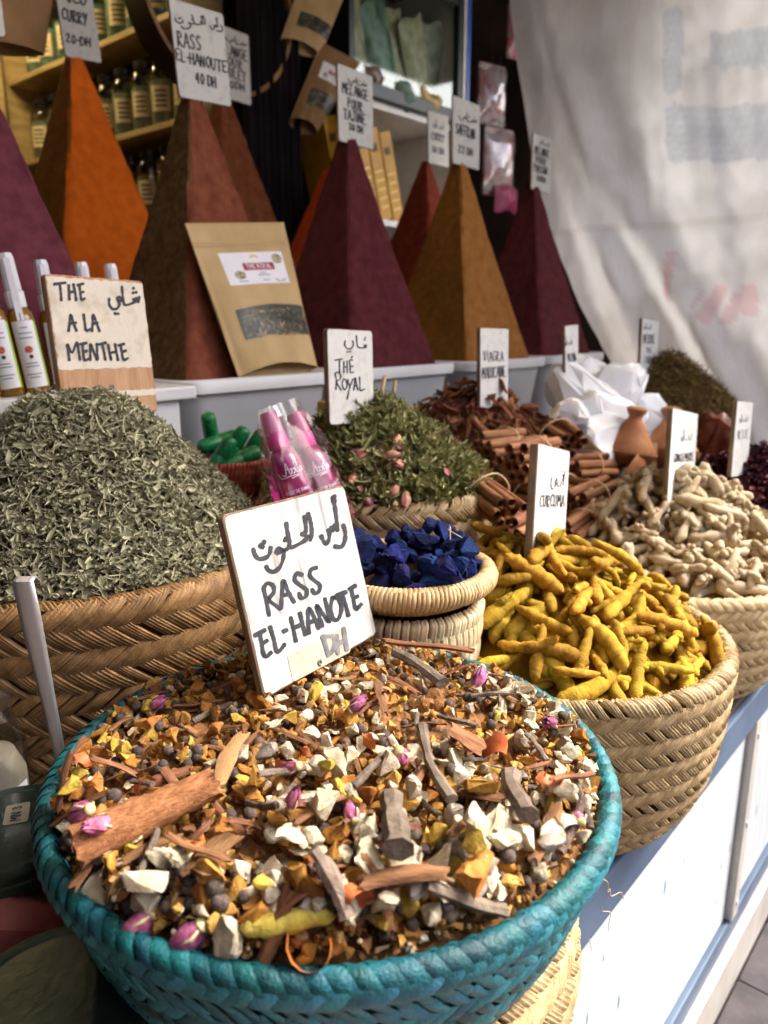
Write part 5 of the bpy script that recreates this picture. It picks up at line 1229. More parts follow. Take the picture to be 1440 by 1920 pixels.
# big cinnamon quill lying on the left of the mix
QUILL = mat('quill_bark', C(140, 90, 56), C(182, 128, 86), 160, .9, .9, 300, .2, stretch=(1, 3, 3))
def quill(L_, r, seed=0, turns=1.15, n=18, seg=10, taper=.15, rag=.004, rough=0.):
    g = np.random.default_rng(seed); V = []; F = []
    for q in (0, 1):
        for i in range(seg+1):
            t = i/seg-.5
            for j in range(n+1):
                a = 2*math.pi*turns*(j/n); rr = r*(1-taper*(t+.5))*(1-.28*(j/n))*(1+.03*math.sin(9*t+seed))-q*.0012
                dx = (g.normal(0, rag) if i in (0, seg) and q == 0 else 0)
                rr += g.normal(0, rough) if rough else 0; V.append((t*L_+dx, rr*math.cos(a), rr*math.sin(a)))
    m_ = (seg+1)*(n+1)
    for q in (0, 1):
        for i in range(seg):
            for j in range(n): a = q*m_+i*(n+1)+j; f = (a, a+1, a+n+2, a+n+1); F.append(f if q else f[::-1])
    for i in (0, seg):
        for j in range(n): a = i*(n+1)+j; F.append((a, a+1, a+1+m_, a+m_))
    for i in range(seg):
        for j in (0, n): a = i*(n+1)+j; F.append((a, a+n+1, a+n+1+m_, a+m_))
    return V, F
pa, pb = on_mix(152, 1608, .008), on_mix(400, 1488, .010)
o = MB().add(*quill(np.linalg.norm(pb-pa)*1.05, .0165, 3, 1.25, 24, 14, taper=.34, rag=.0016, rough=.0006)).obj('cinnamon_quill', QUILL, None)
ex = Vector(pb-pa).normalized(); o.matrix_world = frame((pa+pb)/2+np.array([0, 0, .007]), ex, (0, 0, 1)) @ Matrix.Rotation(-1.0, 4, 'X')
tag(o, 'thick rough cinnamon quill lying across the left of the spice mix', 'cinnamon')
FIBR = mat('bark_fibre', C(150, 112, 72), C(182, 142, 98), 60, .8, .5, 200, .2, stretch=(.4, 2, 2))
def lay(u0, v0, u1, v1, w_, label, m_, seed, lift=.006, name='bark_strip', sub=0):
    a, b = on_mix(u0, v0, lift), on_mix(u1, v1, lift)
    if a is None: a = atz(u0, v0, TZ+.012)
    if b is None: b = atz(u1, v1, TZ+.012)
    L_ = float(np.linalg.norm(b-a)); o = MB().add(*(bark_strip(seed, .4, w_/L_, 10, .02) if m_ is not BARKG else stick(seed, w_*.42/L_))).obj(name, m_, None)
    o.matrix_world = frame((a+b)/2+np.array([0, 0, .003]), Vector(b-a), (0, 0, 1)) @ Matrix.Scale(L_, 4); return tag(o, label, 'bark', GM)
lay(232, 1655, 180, 1765, .014, 'torn fibrous bark strip hanging over the front left rim', FIBR, 21, .012)
lay(402, 1480, 462, 1385, .012, 'long pale brown bark strip above the thick quill', FIBR, 22)
lay(785, 1365, 855, 1510, .010, 'long grey twig pointing down right of the middle', BARKG, 23)
lay(965, 1455, 985, 1540, .016, 'thick grey lichen covered stick on the right of the mix', BARKG, 24, .010)
lay(745, 1500, 735, 1600, .018, 'broad grey bark piece below the middle of the mix', BARKG, 25, .008)
lay(590, 1600, 650, 1730, .012, 'grey bark slat in the lower middle of the mix', BARKG, 26, .008)
lay(365, 1655, 435, 1580, .018, 'broad brown bark strip near the front left of the mix', BARK, 27, .006)
lay(800, 1675, 940, 1710, .012, 'dark grey bark strip near the front right rim', BARKG, 28, .006)
lay(840, 1380, 905, 1415, .020, 'flat reddish bark piece on the right of the mix', BARK, 29, .006)
lay(860, 1495, 945, 1510, .012, 'brown bark piece beside the lichen covered stick', BARK, 30, .006)
lay(720, 1205, 885, 1225, .008, 'long thin brown twig along the back rim', BARK, 31, .008)
lay(1040, 1475, 1108, 1455, .006, 'thin brown twig sticking out at the right rim', BARK, 32, .010)
lay(740, 1230, 830, 1285, .014, 'dark grey bark strip right of the front sign', BARKG, 33, .008)

# ------------------------------------------------------------------ turmeric and ginger
TURM = mat('turmeric_skin', C(144, 110, 24), C(184, 146, 46), 4, .8, .9, 12, .2, c3=C(160, 130, 66), rand=.32, detail=8, stretch=(2.4, .8, .8))
def finger(seed, r=.105, bend=.25, knob=0):
    g = np.random.default_rng(seed); n = 15; P = []; Rr = []; k_ = g.uniform(-1, 1)*bend; ph = g.uniform(0, 6)
    for i in range(n+1):
        t = i/n-.5; P.append((t, k_*(t*t*2-.3)+.02*math.sin(6*t+ph), .05*math.sin(3*t+ph)))
        e = 1-abs(2*t)**3.2; Rr.append(max(.012, r*(.45+.62*max(0, e)**.7)*(1+.07*math.sin(22*t+ph)+g.normal(0, .05))*(1.12-.35*(t+.5)*g.uniform(.7, 1.1))))
    Rr[0] = r*.30; Rr[-1] = r*.22
    V, F = tube(P, Rr, 11); mb = MB().add([tuple(np.array(v)+g.normal(0, .0075, 3)) for v in V], F)
    for q in range(knob):
        i = int(g.integers(4, n-3)); p = np.array(P[i]); a = g.uniform(0, 6.28); d = np.array([g.uniform(-.4, .4), math.cos(a), math.sin(a)]); d /= np.linalg.norm(d); l_ = g.uniform(.14, .24)
        mb.add(*tube([p+d*l_*f for f in (.15, .5, .8, 1.0)], [r*.75, r*.72, r*.55, r*.25], 8))
    return mb
mT = [finger(i, .084+.014*(i % 3), .42 if i % 2 else .2, 1 if i % 4 == 0 else 0).mesh('turmeric_finger', TURM, True, None) for i in range(10)]
def pile_fingers(pile, meshes, n, lmin, lmax, ratio, name, label, cat, group, seed, edge=.93, tiltmax=.9, layers=None, camdir=True, pct=72):
    g = np.random.default_rng(seed); pts_ = []
    def sd():                               # spread: best of several candidates keeps pieces apart
        best = None
        for _ in range(7):
            x, y = pile.rand(g, edge); d = min([(x-a)**2+(y-b)**2 for a, b in pts_[-60:]] or [1])
            if best is None or d > best[0]: best = (d, x, y)
        return best[1:]
    for i in range(n):
        x, y = sd(); pts_.append((x, y)); L_ = g.uniform(lmin, lmax); a = g.uniform(0, 6.28); th = L_*ratio
        R0 = math.hypot(x, y)/pile.R
        if R0 > .86: a = math.atan2(y, x)+math.pi/2+g.normal(0, .5)
        z, el = pile.drop_line(x, y, a, L_*.8, th, pct, .12)
        el = max(-tiltmax, min(tiltmax, el+g.normal(0, .10)))
        o = put(name, meshes[int(g.integers(0, len(meshes)))], None); o.matrix_world = Matrix.Translation((pile.c[0]+x, pile.c[1]+y, z)) @ Matrix.Rotation(a, 4, 'Z') @ Matrix.Rotation(-el, 4, 'Y') @ Matrix.Rotation(g.uniform(0, 6.28), 4, 'X') @ Matrix.Scale(L_, 4)
        tag(o, label, cat, group)
tur = Pile(TUC, TUR*.935, TUZ-.004, .112, 1.45, (.0, .02), dip=.012)
BVF = tur.surface(4, g=g); tag(MB().add(*BVF).obj('turmeric_bed', powder('turm_bed', (120, 84, 14), (150, 108, 22))), 'turmeric dust and broken bits between the fingers', 'turmeric', kind='stuff')
pile_fingers(tur, mT, 250, .046, .086, .20, 'turmeric_finger', 'whole yellow turmeric finger in the golden straw basket', 'turmeric', 'turmeric fingers in the basket', 31)
GING = mat('ginger_skin', C(162, 142, 108), C(200, 182, 150), 4, .8, .7, 12, .2, c3=C(150, 122, 84), rand=.18, detail=8)
def ginger(seed):
    g = np.random.default_rng(seed); mb = MB()
    def limb(p, d, L_, r):
        n = 8; P = []; Rr = []; ph = g.uniform(0, 6)
        for i in range(n+1):
            t = i/n; P.append(p+d*L_*t+np.array([.03*math.sin(5*t+ph), .03*math.cos(4*t+ph), .02*math.sin(6*t)])*t); Rr.append(r*(1+.20*math.sin(11*t+ph)+g.normal(0, .06))*(1-.15*t))
        Rr[-1] = r*.35; Rr[0] = r*.45
        V, F = tube(P, Rr, 9); mb.add([tuple(np.array(v)+g.normal(0, .006, 3)) for v in V], F); return P
    P = limb(np.array([-.5, 0, 0.]), np.array([1., 0, 0]), 1.0, .118)
    for q in range(int(g.integers(2, 5))):
        p = np.array(P[int(g.integers(2, 7))]); a = g.choice([0, math.pi])+g.normal(0, .6); d = np.array([g.uniform(-.5, .8), math.cos(a), math.sin(a)*.6]); d /= np.linalg.norm(d); limb(p, d, g.uniform(.18, .32), .105)
    return mb
mG = [ginger(i).mesh('ginger_root', GING, True, None) for i in range(9)]
gin = Pile(GC, GR*.93, GZR-.004, .145, 1.45, (.015, .01), dip=.01)
tag(MB().add(*gin.surface(4, g=g)).obj('ginger_bed', powder('ging_bed', (120, 92, 56), (150, 120, 80))), 'broken ginger bits between the ginger roots', 'ginger', kind='stuff')
pile_fingers(gin, mG, 250, .042, .082, .24, 'ginger_root', 'pale knobbly dried ginger root in the light straw basket', 'ginger', 'ginger roots in the basket', 33)
# brown bark heap
BK = mat('bark_heap', C(94, 56, 36), C(146, 94, 64), 4, .8, .6, 10, .25, rand=.35, stretch=(.4, 2, 2))
mK = [meshof(bark_strip(50+i, .9+.3*(i % 3), .42+.1*(i % 3), 5, .03), 'bark_curl', BK, True, 40) for i in range(6)]
bkp = Pile(BC, .172, .775, .112, 1.3)
tag(MB().add(*bkp.surface(4, g=g)).obj('bark_bed', powder('bark_bed', (60, 36, 22), (84, 52, 34))), 'bark dust under the brown bark heap', 'bark', kind='stuff')
pile_fingers(bkp, mK, 290, .022, .042, .42, 'bark_curl', 'small curled brown bark piece in the heap by the curtain side', 'bark', 'bark curls in the heap', 35, tiltmax=1.3)
# indigo
IND = mat('indigo', C(7, 15, 52), C(17, 36, 92), 2.5, .9, 1.0, 8, .3, rand=.3)
mI = [meshof(hull(600+i, 12, 1, .85, .8, .05, 1, .018), 'indigo_lump', IND, True, 25) for i in range(7)]
inp = Pile(BW, .086, BWZ-.014, .022, 1.6, dip=.004)
g2 = np.random.default_rng(77)
for i in range(80):
    x, y = inp.rand(g2, .97); s_ = g2.uniform(.016, .036); z = inp.drop(x, y, s_*.42, s_*.75, 65, .2, .7)
    o = put('indigo_lump', mI[i % 7], None); o.matrix_world = Matrix.Translation((BW[0]+x, BW[1]+y, z)) @ quatR(g2) @ Matrix.Scale(s_, 4); tag(o, 'deep blue indigo lump in the shallow straw bowl', 'indigo', 'indigo lumps in the bowl')
wire = MB().add(*tube(smoothpts([(.640+.010, .520-.055, BWZ+.034), (.650+.006, .520-.05, BWZ+.046), (.664, .520-.042, BWZ+.040), (.676, .520-.052, BWZ+.030), (.664, .520-.064, BWZ+.032)], 5), .0006, 6)).obj('string_scrap', STRAWP); tag(wire, 'loose pale string lying on the indigo', 'string')

# single pieces that stand out at the front rim of the mix
def setpiece(me, u, v, s_, name, label, cat, M=None, lift=.008):
    p = on_mix(u, v, lift)
    if p is None: return
    o = put(name, me, None); o.matrix_world = Matrix.Translation(p) @ (M or quatR(g)) @ Matrix.Scale(s_, 4); tag(o, label, cat, GM)
mF = finger(91, .12, .35, 0).mesh('turmeric_finger', mat('turmeric_pale', C(170, 148, 48), C(208, 190, 92), 4, .85, .8, 12, .2), True, None)
setpiece(mF, 538, 1727, .050, 'turmeric_finger', 'whole pale yellow turmeric finger lying at the front of the spice mix', 'turmeric', frame((0, 0, 0), ray(610, 1720)-ray(470, 1728), (0, 0, 1)))
setpiece(mM[0], 590, 1768, .046, 'mace_curl', 'large folded orange mace at the front rim of the teal basket', 'mace', None, .010)
setpiece(mM[1], 935, 1395, .034, 'mace_curl', 'pale orange mace flower on the right of the mix', 'mace', None, .010)
setpiece(mW[2], 428, 1752, .027, 'root_chunk', 'sharp white root wedge at the front rim', 'root piece', None, .010)
setpiece(mW[5], 610, 1500, .026, 'root_chunk', 'bright white root wedge in the middle of the mix', 'root piece', None, .010)
setpiece(mO[3], 905, 1640, .028, 'turmeric_chunk', 'large square cut turmeric chunk on the right of the mix', 'turmeric', None, .010)
setpiece(mO[6], 905, 1460, .030, 'turmeric_chunk', 'large yellow orange turmeric wedge beside the lichen stick', 'turmeric', None, .010)
setpiece(mW[7], 180, 1680, .030, 'root_chunk', 'pale rounded root slice under the thick quill', 'root piece', None, .010)
setpiece(mW[1], 265, 1655, .028, 'root_chunk', 'lumpy white root standing by the torn bark strip', 'root piece', None, .010)
# ================================================================== cinnamon bundles
CIN = mat('cinnamon', C(124, 80, 52), C(164, 114, 78), 60, .7, .5, 200, .3, rand=.2, stretch=(.3, 2, 2))
STR = mat('twine', C(206, 180, 136), C(224, 200, 158), 60, .7)
cq = [MB().add(*quill(.098, .0095, i, 1.35, 16, 4, .03, .0015)).mesh('stick', CIN, True, 50) for i in range(4)]
def bundle(p, d, up, label, n=9, L_=.13, band=0.0, s_=1.0):
    t = thing('cinnamon_bundle', label, 'cinnamon', (0, 0, 0), None, 'tied cinnamon bundles'); t.matrix_world = frame(p, d, up) @ Matrix.Scale(s_, 4)
    pos = [(0, 0)]+[(.0175*math.cos(a), .0175*math.sin(a)) for a in np.linspace(0, 2*math.pi, 7)[:-1]]+[(.031*math.cos(a+.3), .031*math.sin(a+.3)) for a in np.linspace(0, math.pi, 5)]
    g = np.random.default_rng(int(abs(p[0])*1000))
    for i, (a, b) in enumerate(pos[:n]):
        put('stick', cq[i % 4], t, (g.uniform(-.006, .006), a, b), (g.uniform(0, 6.28), g.normal(0, .02), g.normal(0, .02)))
    V = [(band+.002*math.sin(k_), r_*math.cos(a), r_*math.sin(a)+(.002 if n > 7 else 0)) for k_, (a, r_) in enumerate([(2*math.pi*q/24, .0285+(.012 if n > 7 and 0 < q < 12 else 0)) for q in range(25)])]
    MB().add(*tube(V, .0014, 6)).obj('tie', STR, t)
X_, Y_ = np.array([1., 0, 0]), np.array([0, 1., 0])
def P_(u, v, y): return aty(u, v, y)
bundle(P_(912, 935, .605), (-.35, -.9, -.25), (0, -.2, 1), 'cinnamon bundle pointing at the viewer beside the green tea', 8, s_=.95)
bundle(P_(1000, 868, .63), (1, -.05, .02), (0, 0, 1), 'reddish cinnamon bundle lying crosswise behind the turmeric sign', 10, s_=1.05)
bundle(P_(1048, 826, .70), (-.6, -.75, -.1), (0, 0, 1), 'topmost cinnamon bundle with dark open ends', 9, s_=1.0)
bundle(P_(1105, 885, .66), (.9, -.35, -.05), (0, 0, 1), 'cinnamon bundle with pale curled end right of the turmeric sign', 9)
bundle(P_(1112, 942, .60), (.95, -.25, .15), (0, -.3, 1), 'bright tied cinnamon bundle above the turmeric', 11, s_=1.05)
bundle(P_(1100, 995, .575), (.95, -.1, .25), (0, -.3, 1), 'lowest cinnamon bundle just behind the turmeric', 9)
bundle(P_(975, 985, .61), (1, .1, 0), (0, 0, 1), 'dark cinnamon bundle low behind the turmeric sign', 7)
bundle(P_(950, 845, .72), (.95, -.3, 0), (0, 0, 1), 'shaded cinnamon bundle under the brown bark heap', 9)
bundle(P_(985, 930, .655), (-.2, -.95, 0), (0, 0, 1), 'cinnamon bundle in shade left of the turmeric sign', 7)
bundle(P_(1060, 930, .66), (-.3, -.9, 0), (0, 0, 1), 'cinnamon bundle hidden behind the turmeric sign', 9)

# ------------------------------------------------------------------ alum crystals
ALUM = mat('alum', C(226, 227, 226), C(242, 243, 242), 2.5, .25, .5, 6, .5, trans=0, rand=.04, sss=1.0)
al = [(1150, 722, .80, .17, 'tall pointed alum crystal at the top of the heap'), (1085, 742, .80, .13, 'alum crystal at the foot of its sign'), (1125, 775, .755, .16, 'large cloudy alum crystal in the middle'), (1195, 780, .76, .13, 'alum crystal at the right of the heap'), (1060, 790, .77, .10, 'small alum crystal beside the brown bark'),
      (1215, 815, .73, .11, 'sharp alum crystal above the clay pots'), (1110, 830, .735, .16, 'lowest broad alum crystal behind the cinnamon'), (1165, 830, .74, .12, 'alum crystal behind the clay pot knob'), (1100, 715, .86, .12, 'alum crystal behind the sign foot')]
for i, (u, v, y, s_, lb) in enumerate(al):
    o = MB().add(*hull(700+i, 30, 1, .85, .8, .05, 2, .014)).obj('alum_crystal', ALUM, None, smooth=True, sharp=28); p = aty(u, v, y)
    o.matrix_world = Matrix.Translation(p) @ Euler((.4*math.sin(i*3), -.5+.3*math.cos(i*2), i*1.3)).to_matrix().to_4x4() @ Matrix.Scale(s_, 4)
    tag(o, lb, 'crystal', 'alum crystals')
# ------------------------------------------------------------------ clay pots
CLAY = mat('clay', C(150, 96, 60), C(184, 128, 86), 20, .7, .2, 120, .3)
def tagine(p, s_, label, rot, open_=False):
    t = thing('clay_pot', label, 'pot', p, rot, 'small clay pots')
    MB().add(*[[(x*s_, y*s_, z*s_) for x, y, z in q] if i == 0 else q for i, q in enumerate(lathe([(0, 0), (.030, 0), (.048, .010), (.056, .026), (.058, .030), (.050, .030), (.04, .016)], 32))]).obj('base', CLAY, t)
    if not open_:
        ld = MB().add(*[[(x*s_, y*s_, z*s_) for x, y, z in q] if i == 0 else q for i, q in enumerate(lathe([(.054, .031), (.053, .036), (.040, .056), (.024, .080), (.014, .094)], 32))]).obj('lid', CLAY, t)
        MB().add(*[[(x*s_, y*s_, z*s_) for x, y, z in q] if i == 0 else q for i, q in enumerate(lathe([(.014, .094), (.013, .100), (.019, .108), (.020, .114), (.015, .118), (0, .119)], 24))]).obj('knob', CLAY, ld)
tagine(aty(1172, 872, .66), 1.05, 'clay tagine pot with round knob under the alum crystals', (0.1, .1, 0))
tagine(aty(1195, 905, .62), 1.0, 'round clay bowl tipped towards the ginger', (R_(-60), R_(-25), 0), True)
tagine(aty(1252, 880, .66), 1.25, 'conical clay pot tilted behind the ginger sign', (R_(-8), R_(16), 0))
AMB = mat('amber', C(92, 34, 18), C(130, 56, 30), 3, .25, .5, 6, .5, trans=.25, coat=.6)
o = MB().add(*hull(801, 16, 1, .8, .8, .1, 1, .02)).obj('amber_block', AMB, None); o.matrix_world = Matrix.Translation(aty(1345, 825, .62)) @ Euler((.2, .1, .4)).to_matrix().to_4x4() @ Matrix.Scale(.17, 4)
tag(o, 'dark red amber resin block in shiny plastic behind the ginger', 'resin')
tag(MB().add(*box(1.80, 2.10, .56, .72, CZ+.0005, .655, .004)).obj('crate', DECK, smooth=False), 'dark crate carrying the amber block', 'crate')

# ------------------------------------------------------------------ green tubes
GRN = mat('green_tube', C(10, 96, 50), C(18, 124, 66), 260, .38, .2, 300, .5, c3=C(150, 160, 70), lo=.45, hi=.64, detail=3, rand=.15)
GV, GF = lathe([(0, -.0385), (.006, -.0375), (.0100, -.035), (.0122, -.030), (.0128, .0), (.0122, .001), (.0122, .003), (.0128, .004), (.0126, .028), (.0108, .0345), (.007, .0375), (0, .0385)], 24)
gm = MB().add(GV, GF).mesh('tube_body', GRN, True, 40)
for i, (u, v, y, dx, dz, lb) in enumerate(((440, 838, 1.03, .45, .85, 'upright green glitter tube in the middle of the wicker basket'), (472, 843, 1.01, .5, .8, 'green tube leaning right beside the upright one'), (395, 812, 1.06, -.3, .9, 'green tube at the back left of the wicker basket'), (410, 828, 1.05, .9, .2, 'green tube lying at the back of the wicker basket'), (494, 855, 1.03, .6, .7, 'green tube at the right of the wicker basket'), (412, 858, 1.0, .55, .8, 'short green tube by the mint heap'), (450, 862, .99, .8, .3, 'green tube lying low in the wicker basket'))):
    t = put('lipstick_tube', gm, None); d = Vector((dx, -.25, dz)); t.matrix_world = Matrix.Translation(aty(u, v, y)) @ d.to_track_quat('Z', 'Y').to_matrix().to_4x4(); tag(t, lb, 'tube', 'green glitter tubes')

# ------------------------------------------------------------------ pink spray bottles in a clear bag
PINK = mat('pink_liquid', C(196, 24, 120), C(214, 40, 136), 8, .12, 0, spec=.6, trans=.55, coat=.5)
PINKC = mat('pink_cap', C(214, 60, 140), C(226, 84, 156), 8, .3, 0, spec=.5)
PINKL = mat('pink_lid', C(230, 130, 170), C(236, 150, 184), 8, .25, 0, spec=.5, trans=.3)
ROSE = mat('rose_print', C(206, 70, 90), C(226, 130, 130), 60, .4); LILAC = mat('lilac_band', C(170, 90, 170))
WPR = mat('white_print', C(235, 225, 232))
def pinkbottle(base, axis, label):
    t = thing('spray_bottle', label, 'bottle', (0, 0, 0), None, 'pink rose water bottles'); axn = Vector(axis).normalized(); xx = Vector((.9, -.42, 0)); xx = xx-axn*xx.dot(axn); t.matrix_world = frame(base, xx, axn)
    r = .021
    MB().add(*lathe([(0, 0), (r*.9, 0), (r, .004), (r, .080), (r*.95, .092), (r*.72, .104), (r*.6, .108)], 32)).obj('body', PINK, t)
    MB().add(*lathe([(r*.62, .1085), (r*.66, .110), (r*.64, .126), (r*.60, .128)], 24)).obj('collar', PINKC, t)
    MB().add(*lathe([(r*.62, .1285), (r*.60, .130), (r*.50, .153), (r*.44, .156), (0, .1565)], 24)).obj('cap', PINKL, t, sharp=30)
    def onb(x, z, o=.0004): a = x/r; return ((r+o)*math.sin(a), -(r+o)*math.cos(a), z)
    b = MB()
    sc_ = [[(0,.1),(.10,.0),(.16,.3),(.22,.95),(.26,.5),(.28,.05)],[(.16,.42),(.28,.45)],[(.32,.35),(.38,.4),(.36,.1),(.30,.02)],[(.44,.35),(.50,.4),(.48,.1),(.42,.02)],[(.54,.35),(.55,.05)],[(.56,.5),(.565,.53)],[(.62,.9),(.63,.2),(.66,.03)],[(.80,.4),(.70,.3),(.72,.05),(.80,.1),(.80,.4),(.84,.05)],[(-.15,.25),(-.05,-.15),(.3,-.12),(.6,-.22),(.3,-.3)]]
    for st in sc_:
        V, F = ribbon([(x*.034-.014, z*.016) for x, z in st], .0011); b.add([onb(x, .074+z) for x, z in V], F)
    for st in line_strokes('ROSE DE DAMAS', -.017, .017, 0, .004):
        V, F = ribbon([(x, .004-z) for x, z in st], .0006); b.add([onb(x, .050+z) for x, z in V], F)
    b.obj('lettering', WPR, t)
    def wrap(x0, x1, z0, z1, o): 
        V = []; F = []
        for i in range(13):
            x = x0+(x1-x0)*i/12; V += [onb(x, z0, o), onb(x, z1, o)]
        for i in range(12): F.append((2*i, 2*i+2, 2*i+3, 2*i+1))
        return V, F
    MB().add(*wrap(-.03, .03, .041, .045, .0003)).obj('band', LILAC, t)
    b = MB()
    for q in range(6):
        rr = .013-.002*q; V = []; F = []
        for i in range(19):
            a = i/18*4.6+q*1.1
            for k_ in (0, .0022): V.append(onb(.004+(rr-k_)*math.cos(a), .024+(rr-k_)*math.sin(a), .0003+.0001*q))
        for i in range(18): F.append((2*i, 2*i+2, 2*i+3, 2*i+1))
        b.add(V, F)
    b.obj('rose_picture', ROSE, t)
ax1 = aty(497, 770, .74)-aty(553, 930, .705); 
b1 = aty(556, 930, .705)-nrm(ax1)*.045
pinkbottle(b1, ax1, 'left pink spray bottle in the clear bag'); b2 = aty(610, 922, .71)-nrm(ax1)*.045
ax2 = aty(548, 772, .745)-aty(606, 922, .71)
pinkbottle(b2, ax2, 'right pink spray bottle in the clear bag')
# clear bag round both
BAG = clearmat('clear_bag', (.98, .98, .98, 1), .05, .12)
g = np.random.default_rng(8); V = []; F = []; nu_, nv_ = 40, 26; ctr = (b1+b2)/2; axm = nrm(ax1+ax2); exb = nrm((b2-b1)-axm*np.dot(b2-b1, axm)); eyb = np.cross(axm, exb)
for j in range(nv_+1):
    t = j/nv_; z = -.004+.172*t; wd = (.050 if t < .62 else .050-.020*(t-.62)/.38); dp = .027*(1-max(0, t-.55)*.9)
    for i in range(nu_):
        a = 2*math.pi*i/nu_; cr = 1+.05*math.sin(7*a+9*t)+.04*math.sin(13*a-14*t)+g.normal(0, .012)
        ca, sa = math.cos(a), math.sin(a); V.append(ctr+axm*z+exb*wd*cr*np.sign(ca)*abs(ca)**.6+eyb*dp*cr*np.sign(sa)*abs(sa)**.6)
for j in range(nv_):
    for i in range(nu_): F.append((j*nu_+i, j*nu_+(i+1) % nu_, (j+1)*nu_+(i+1) % nu_, (j+1)*nu_+i))
tag(MB().add(V, F).obj('clear_bag', BAG, None), 'crinkled clear plastic bag round the two pink bottles', 'bag')

# ------------------------------------------------------------------ oil spray bottles on the left tub
OIL = mat('oil_glass', C(150, 104, 10), C(184, 134, 20), 6, .08, 0, spec=.6, trans=.55, coat=.4)
CAPW = mat('cap_white', C(214, 214, 216), C(230, 230, 232), 8, .35, .05, 40, .45); LBW = mat('label_white', C(214, 214, 216), C(228, 228, 230), 8, .5); LBG = mat('label_green', C(140, 190, 60)); GRT = mat('grey_text', C(120, 128, 130)); REDP = mat('label_red', C(190, 80, 60)); 
def oilbottle():
    t = put('oil_bottle', None); r = .0165
    MB().add(*lathe([(0, 0), (r*.9, 0), (r, .004), (r, .095), (r*.9, .104), (r*.62, .110)], 28)).obj('glass_body', OIL, t)
    MB().add(*lathe([(r*.66, .1105), (r*.70, .112), (r*.70, .130), (r*.60, .132)], 8)).obj('collar', CAPW, t, smooth=False)
    MB().add(*lathe([(r*.58, .1325), (r*.60, .134), (r*.56, .172), (r*.46, .178), (0, .1785)], 8)).obj('cap', CAPW, t, smooth=False)
    def onb(x, z, o=.0004): a = x/r; return ((r+o)*math.sin(a), -(r+o)*math.cos(a), z)
    def wrap(x0, x1, z0, z1, o, m_, nm_, par):
        V = []; F = []
        for i in range(11): x = x0+(x1-x0)*i/10; V += [onb(x, z0, o), onb(x, z1, o)]
        for i in range(10): F.append((2*i, 2*i+2, 2*i+3, 2*i+1))
        return MB().add(V, F).obj(nm_, m_, par)
    lb = wrap(-.013, .015, .010, .094, .0003, LBW, 'label', t)
    wrap(.015, .019, .010, .092, .0003, LBG, 'label_edge', lb)
    b = MB()
    for z, w_ in ((.085, .008), (.078, .016), (.072, .016), (.040, .014), (.036, .016), (.026, .018), (.022, .012)):
        V = []
        for i in range(6): x = .001+(i/5-.5)*w_; V += [onb(x, z, .0006), onb(x, z+.0014, .0006)]
        b.add(V, [(2*i, 2*i+2, 2*i+3, 2*i+1) for i in range(5)])
    b.obj('lettering', GRT, lb)
    b = MB()
    for q in range(3):
        a0 = q*2.1; V = [onb(.001, .056, .0007)]+[onb(.001+.0055*math.cos(a0+k_*.25)*(1 if k_ % 2 else .75), .058+.0045*math.sin(a0+k_*.25), .0007) for k_ in range(9)]
        b.add(V, [(0, i, i+1) for i in range(1, 9)])
    b.obj('fruit_picture', REDP, lb); 
    b = MB(); V = [onb(.002, .0490, .0007)]+[onb(.002+.0025*math.cos(a), .049+.0025*math.sin(a), .0007) for a in np.linspace(0, 6.28, 13)]; b.add(V, [(0, i, i+1) for i in range(1, 13)]); b.obj('nut_picture', LIDB, lb)
    V = [(-.004, -r*.72, .096), (.004, -r*.72, .096), (.003, -r*.62, .170), (-.003, -r*.62, .170)]
    MB().add([(-.0045, -r*1.0, .0945), (.0045, -r*1.0, .0945), (.004, -r*.74, .118), (-.004, -r*.74, .118), (.0035, -r*.62, .172), (-.0035, -r*.62, .172)], [(0, 1, 2, 3), (3, 2, 4, 5)]).obj('seal_strip', LBW, t, smooth=False)
    return t
ob = oilbottle(); SZ = .9105
spots = [((22, 738), 'oil spray bottle nearest the left edge with full front label'), ((72, 737), 'oil spray bottle standing against the mint sign'), ((-22, 740), 'oil spray bottle cut by the left edge of view'), ((118, 722), 'leftmost white capped bottle behind the mint sign'), ((190, 722), 'middle white capped bottle behind the mint sign'), ((242, 720), 'rightmost white capped bottle behind the mint sign')]
for i, ((u, v), lb) in enumerate(spots):
    t = ob if i == 0 else copy_tree(ob); p = atz(u, v, SZ) if i < 3 else aty(u, v, 1.213)
    y_ = [1.165, 1.165, 1.165, 1.20, 1.20, 1.20][i]; p = aty(u, v, y_); 
    t.location = (p[0], y_, SZ+.0005); t.rotation_euler = (R_(-2), R_(-7 if i < 3 else -4), R_(-25+i*2)); t.scale = (1.15,)*3 if i < 3 else (1.12,)*3; tag(t, lb, 'bottle', 'oil spray bottles')
# ledge board across the left tub that they stand on
tag(MB().add(*box(.10, .806, 1.12, 1.225, SZ-.022, SZ, .004)).obj('ledge_board', TUBM, smooth=False), 'pale ledge in front of the left tub carrying the oil bottles', 'ledge')
tag(MB().add(*box(.12, .78, 1.135, 1.205, CZ+.0005, SZ-.0225, .004)).obj('bin_front', TUBM, smooth=False), 'grey plastic bin under the oil bottle ledge', 'bin')

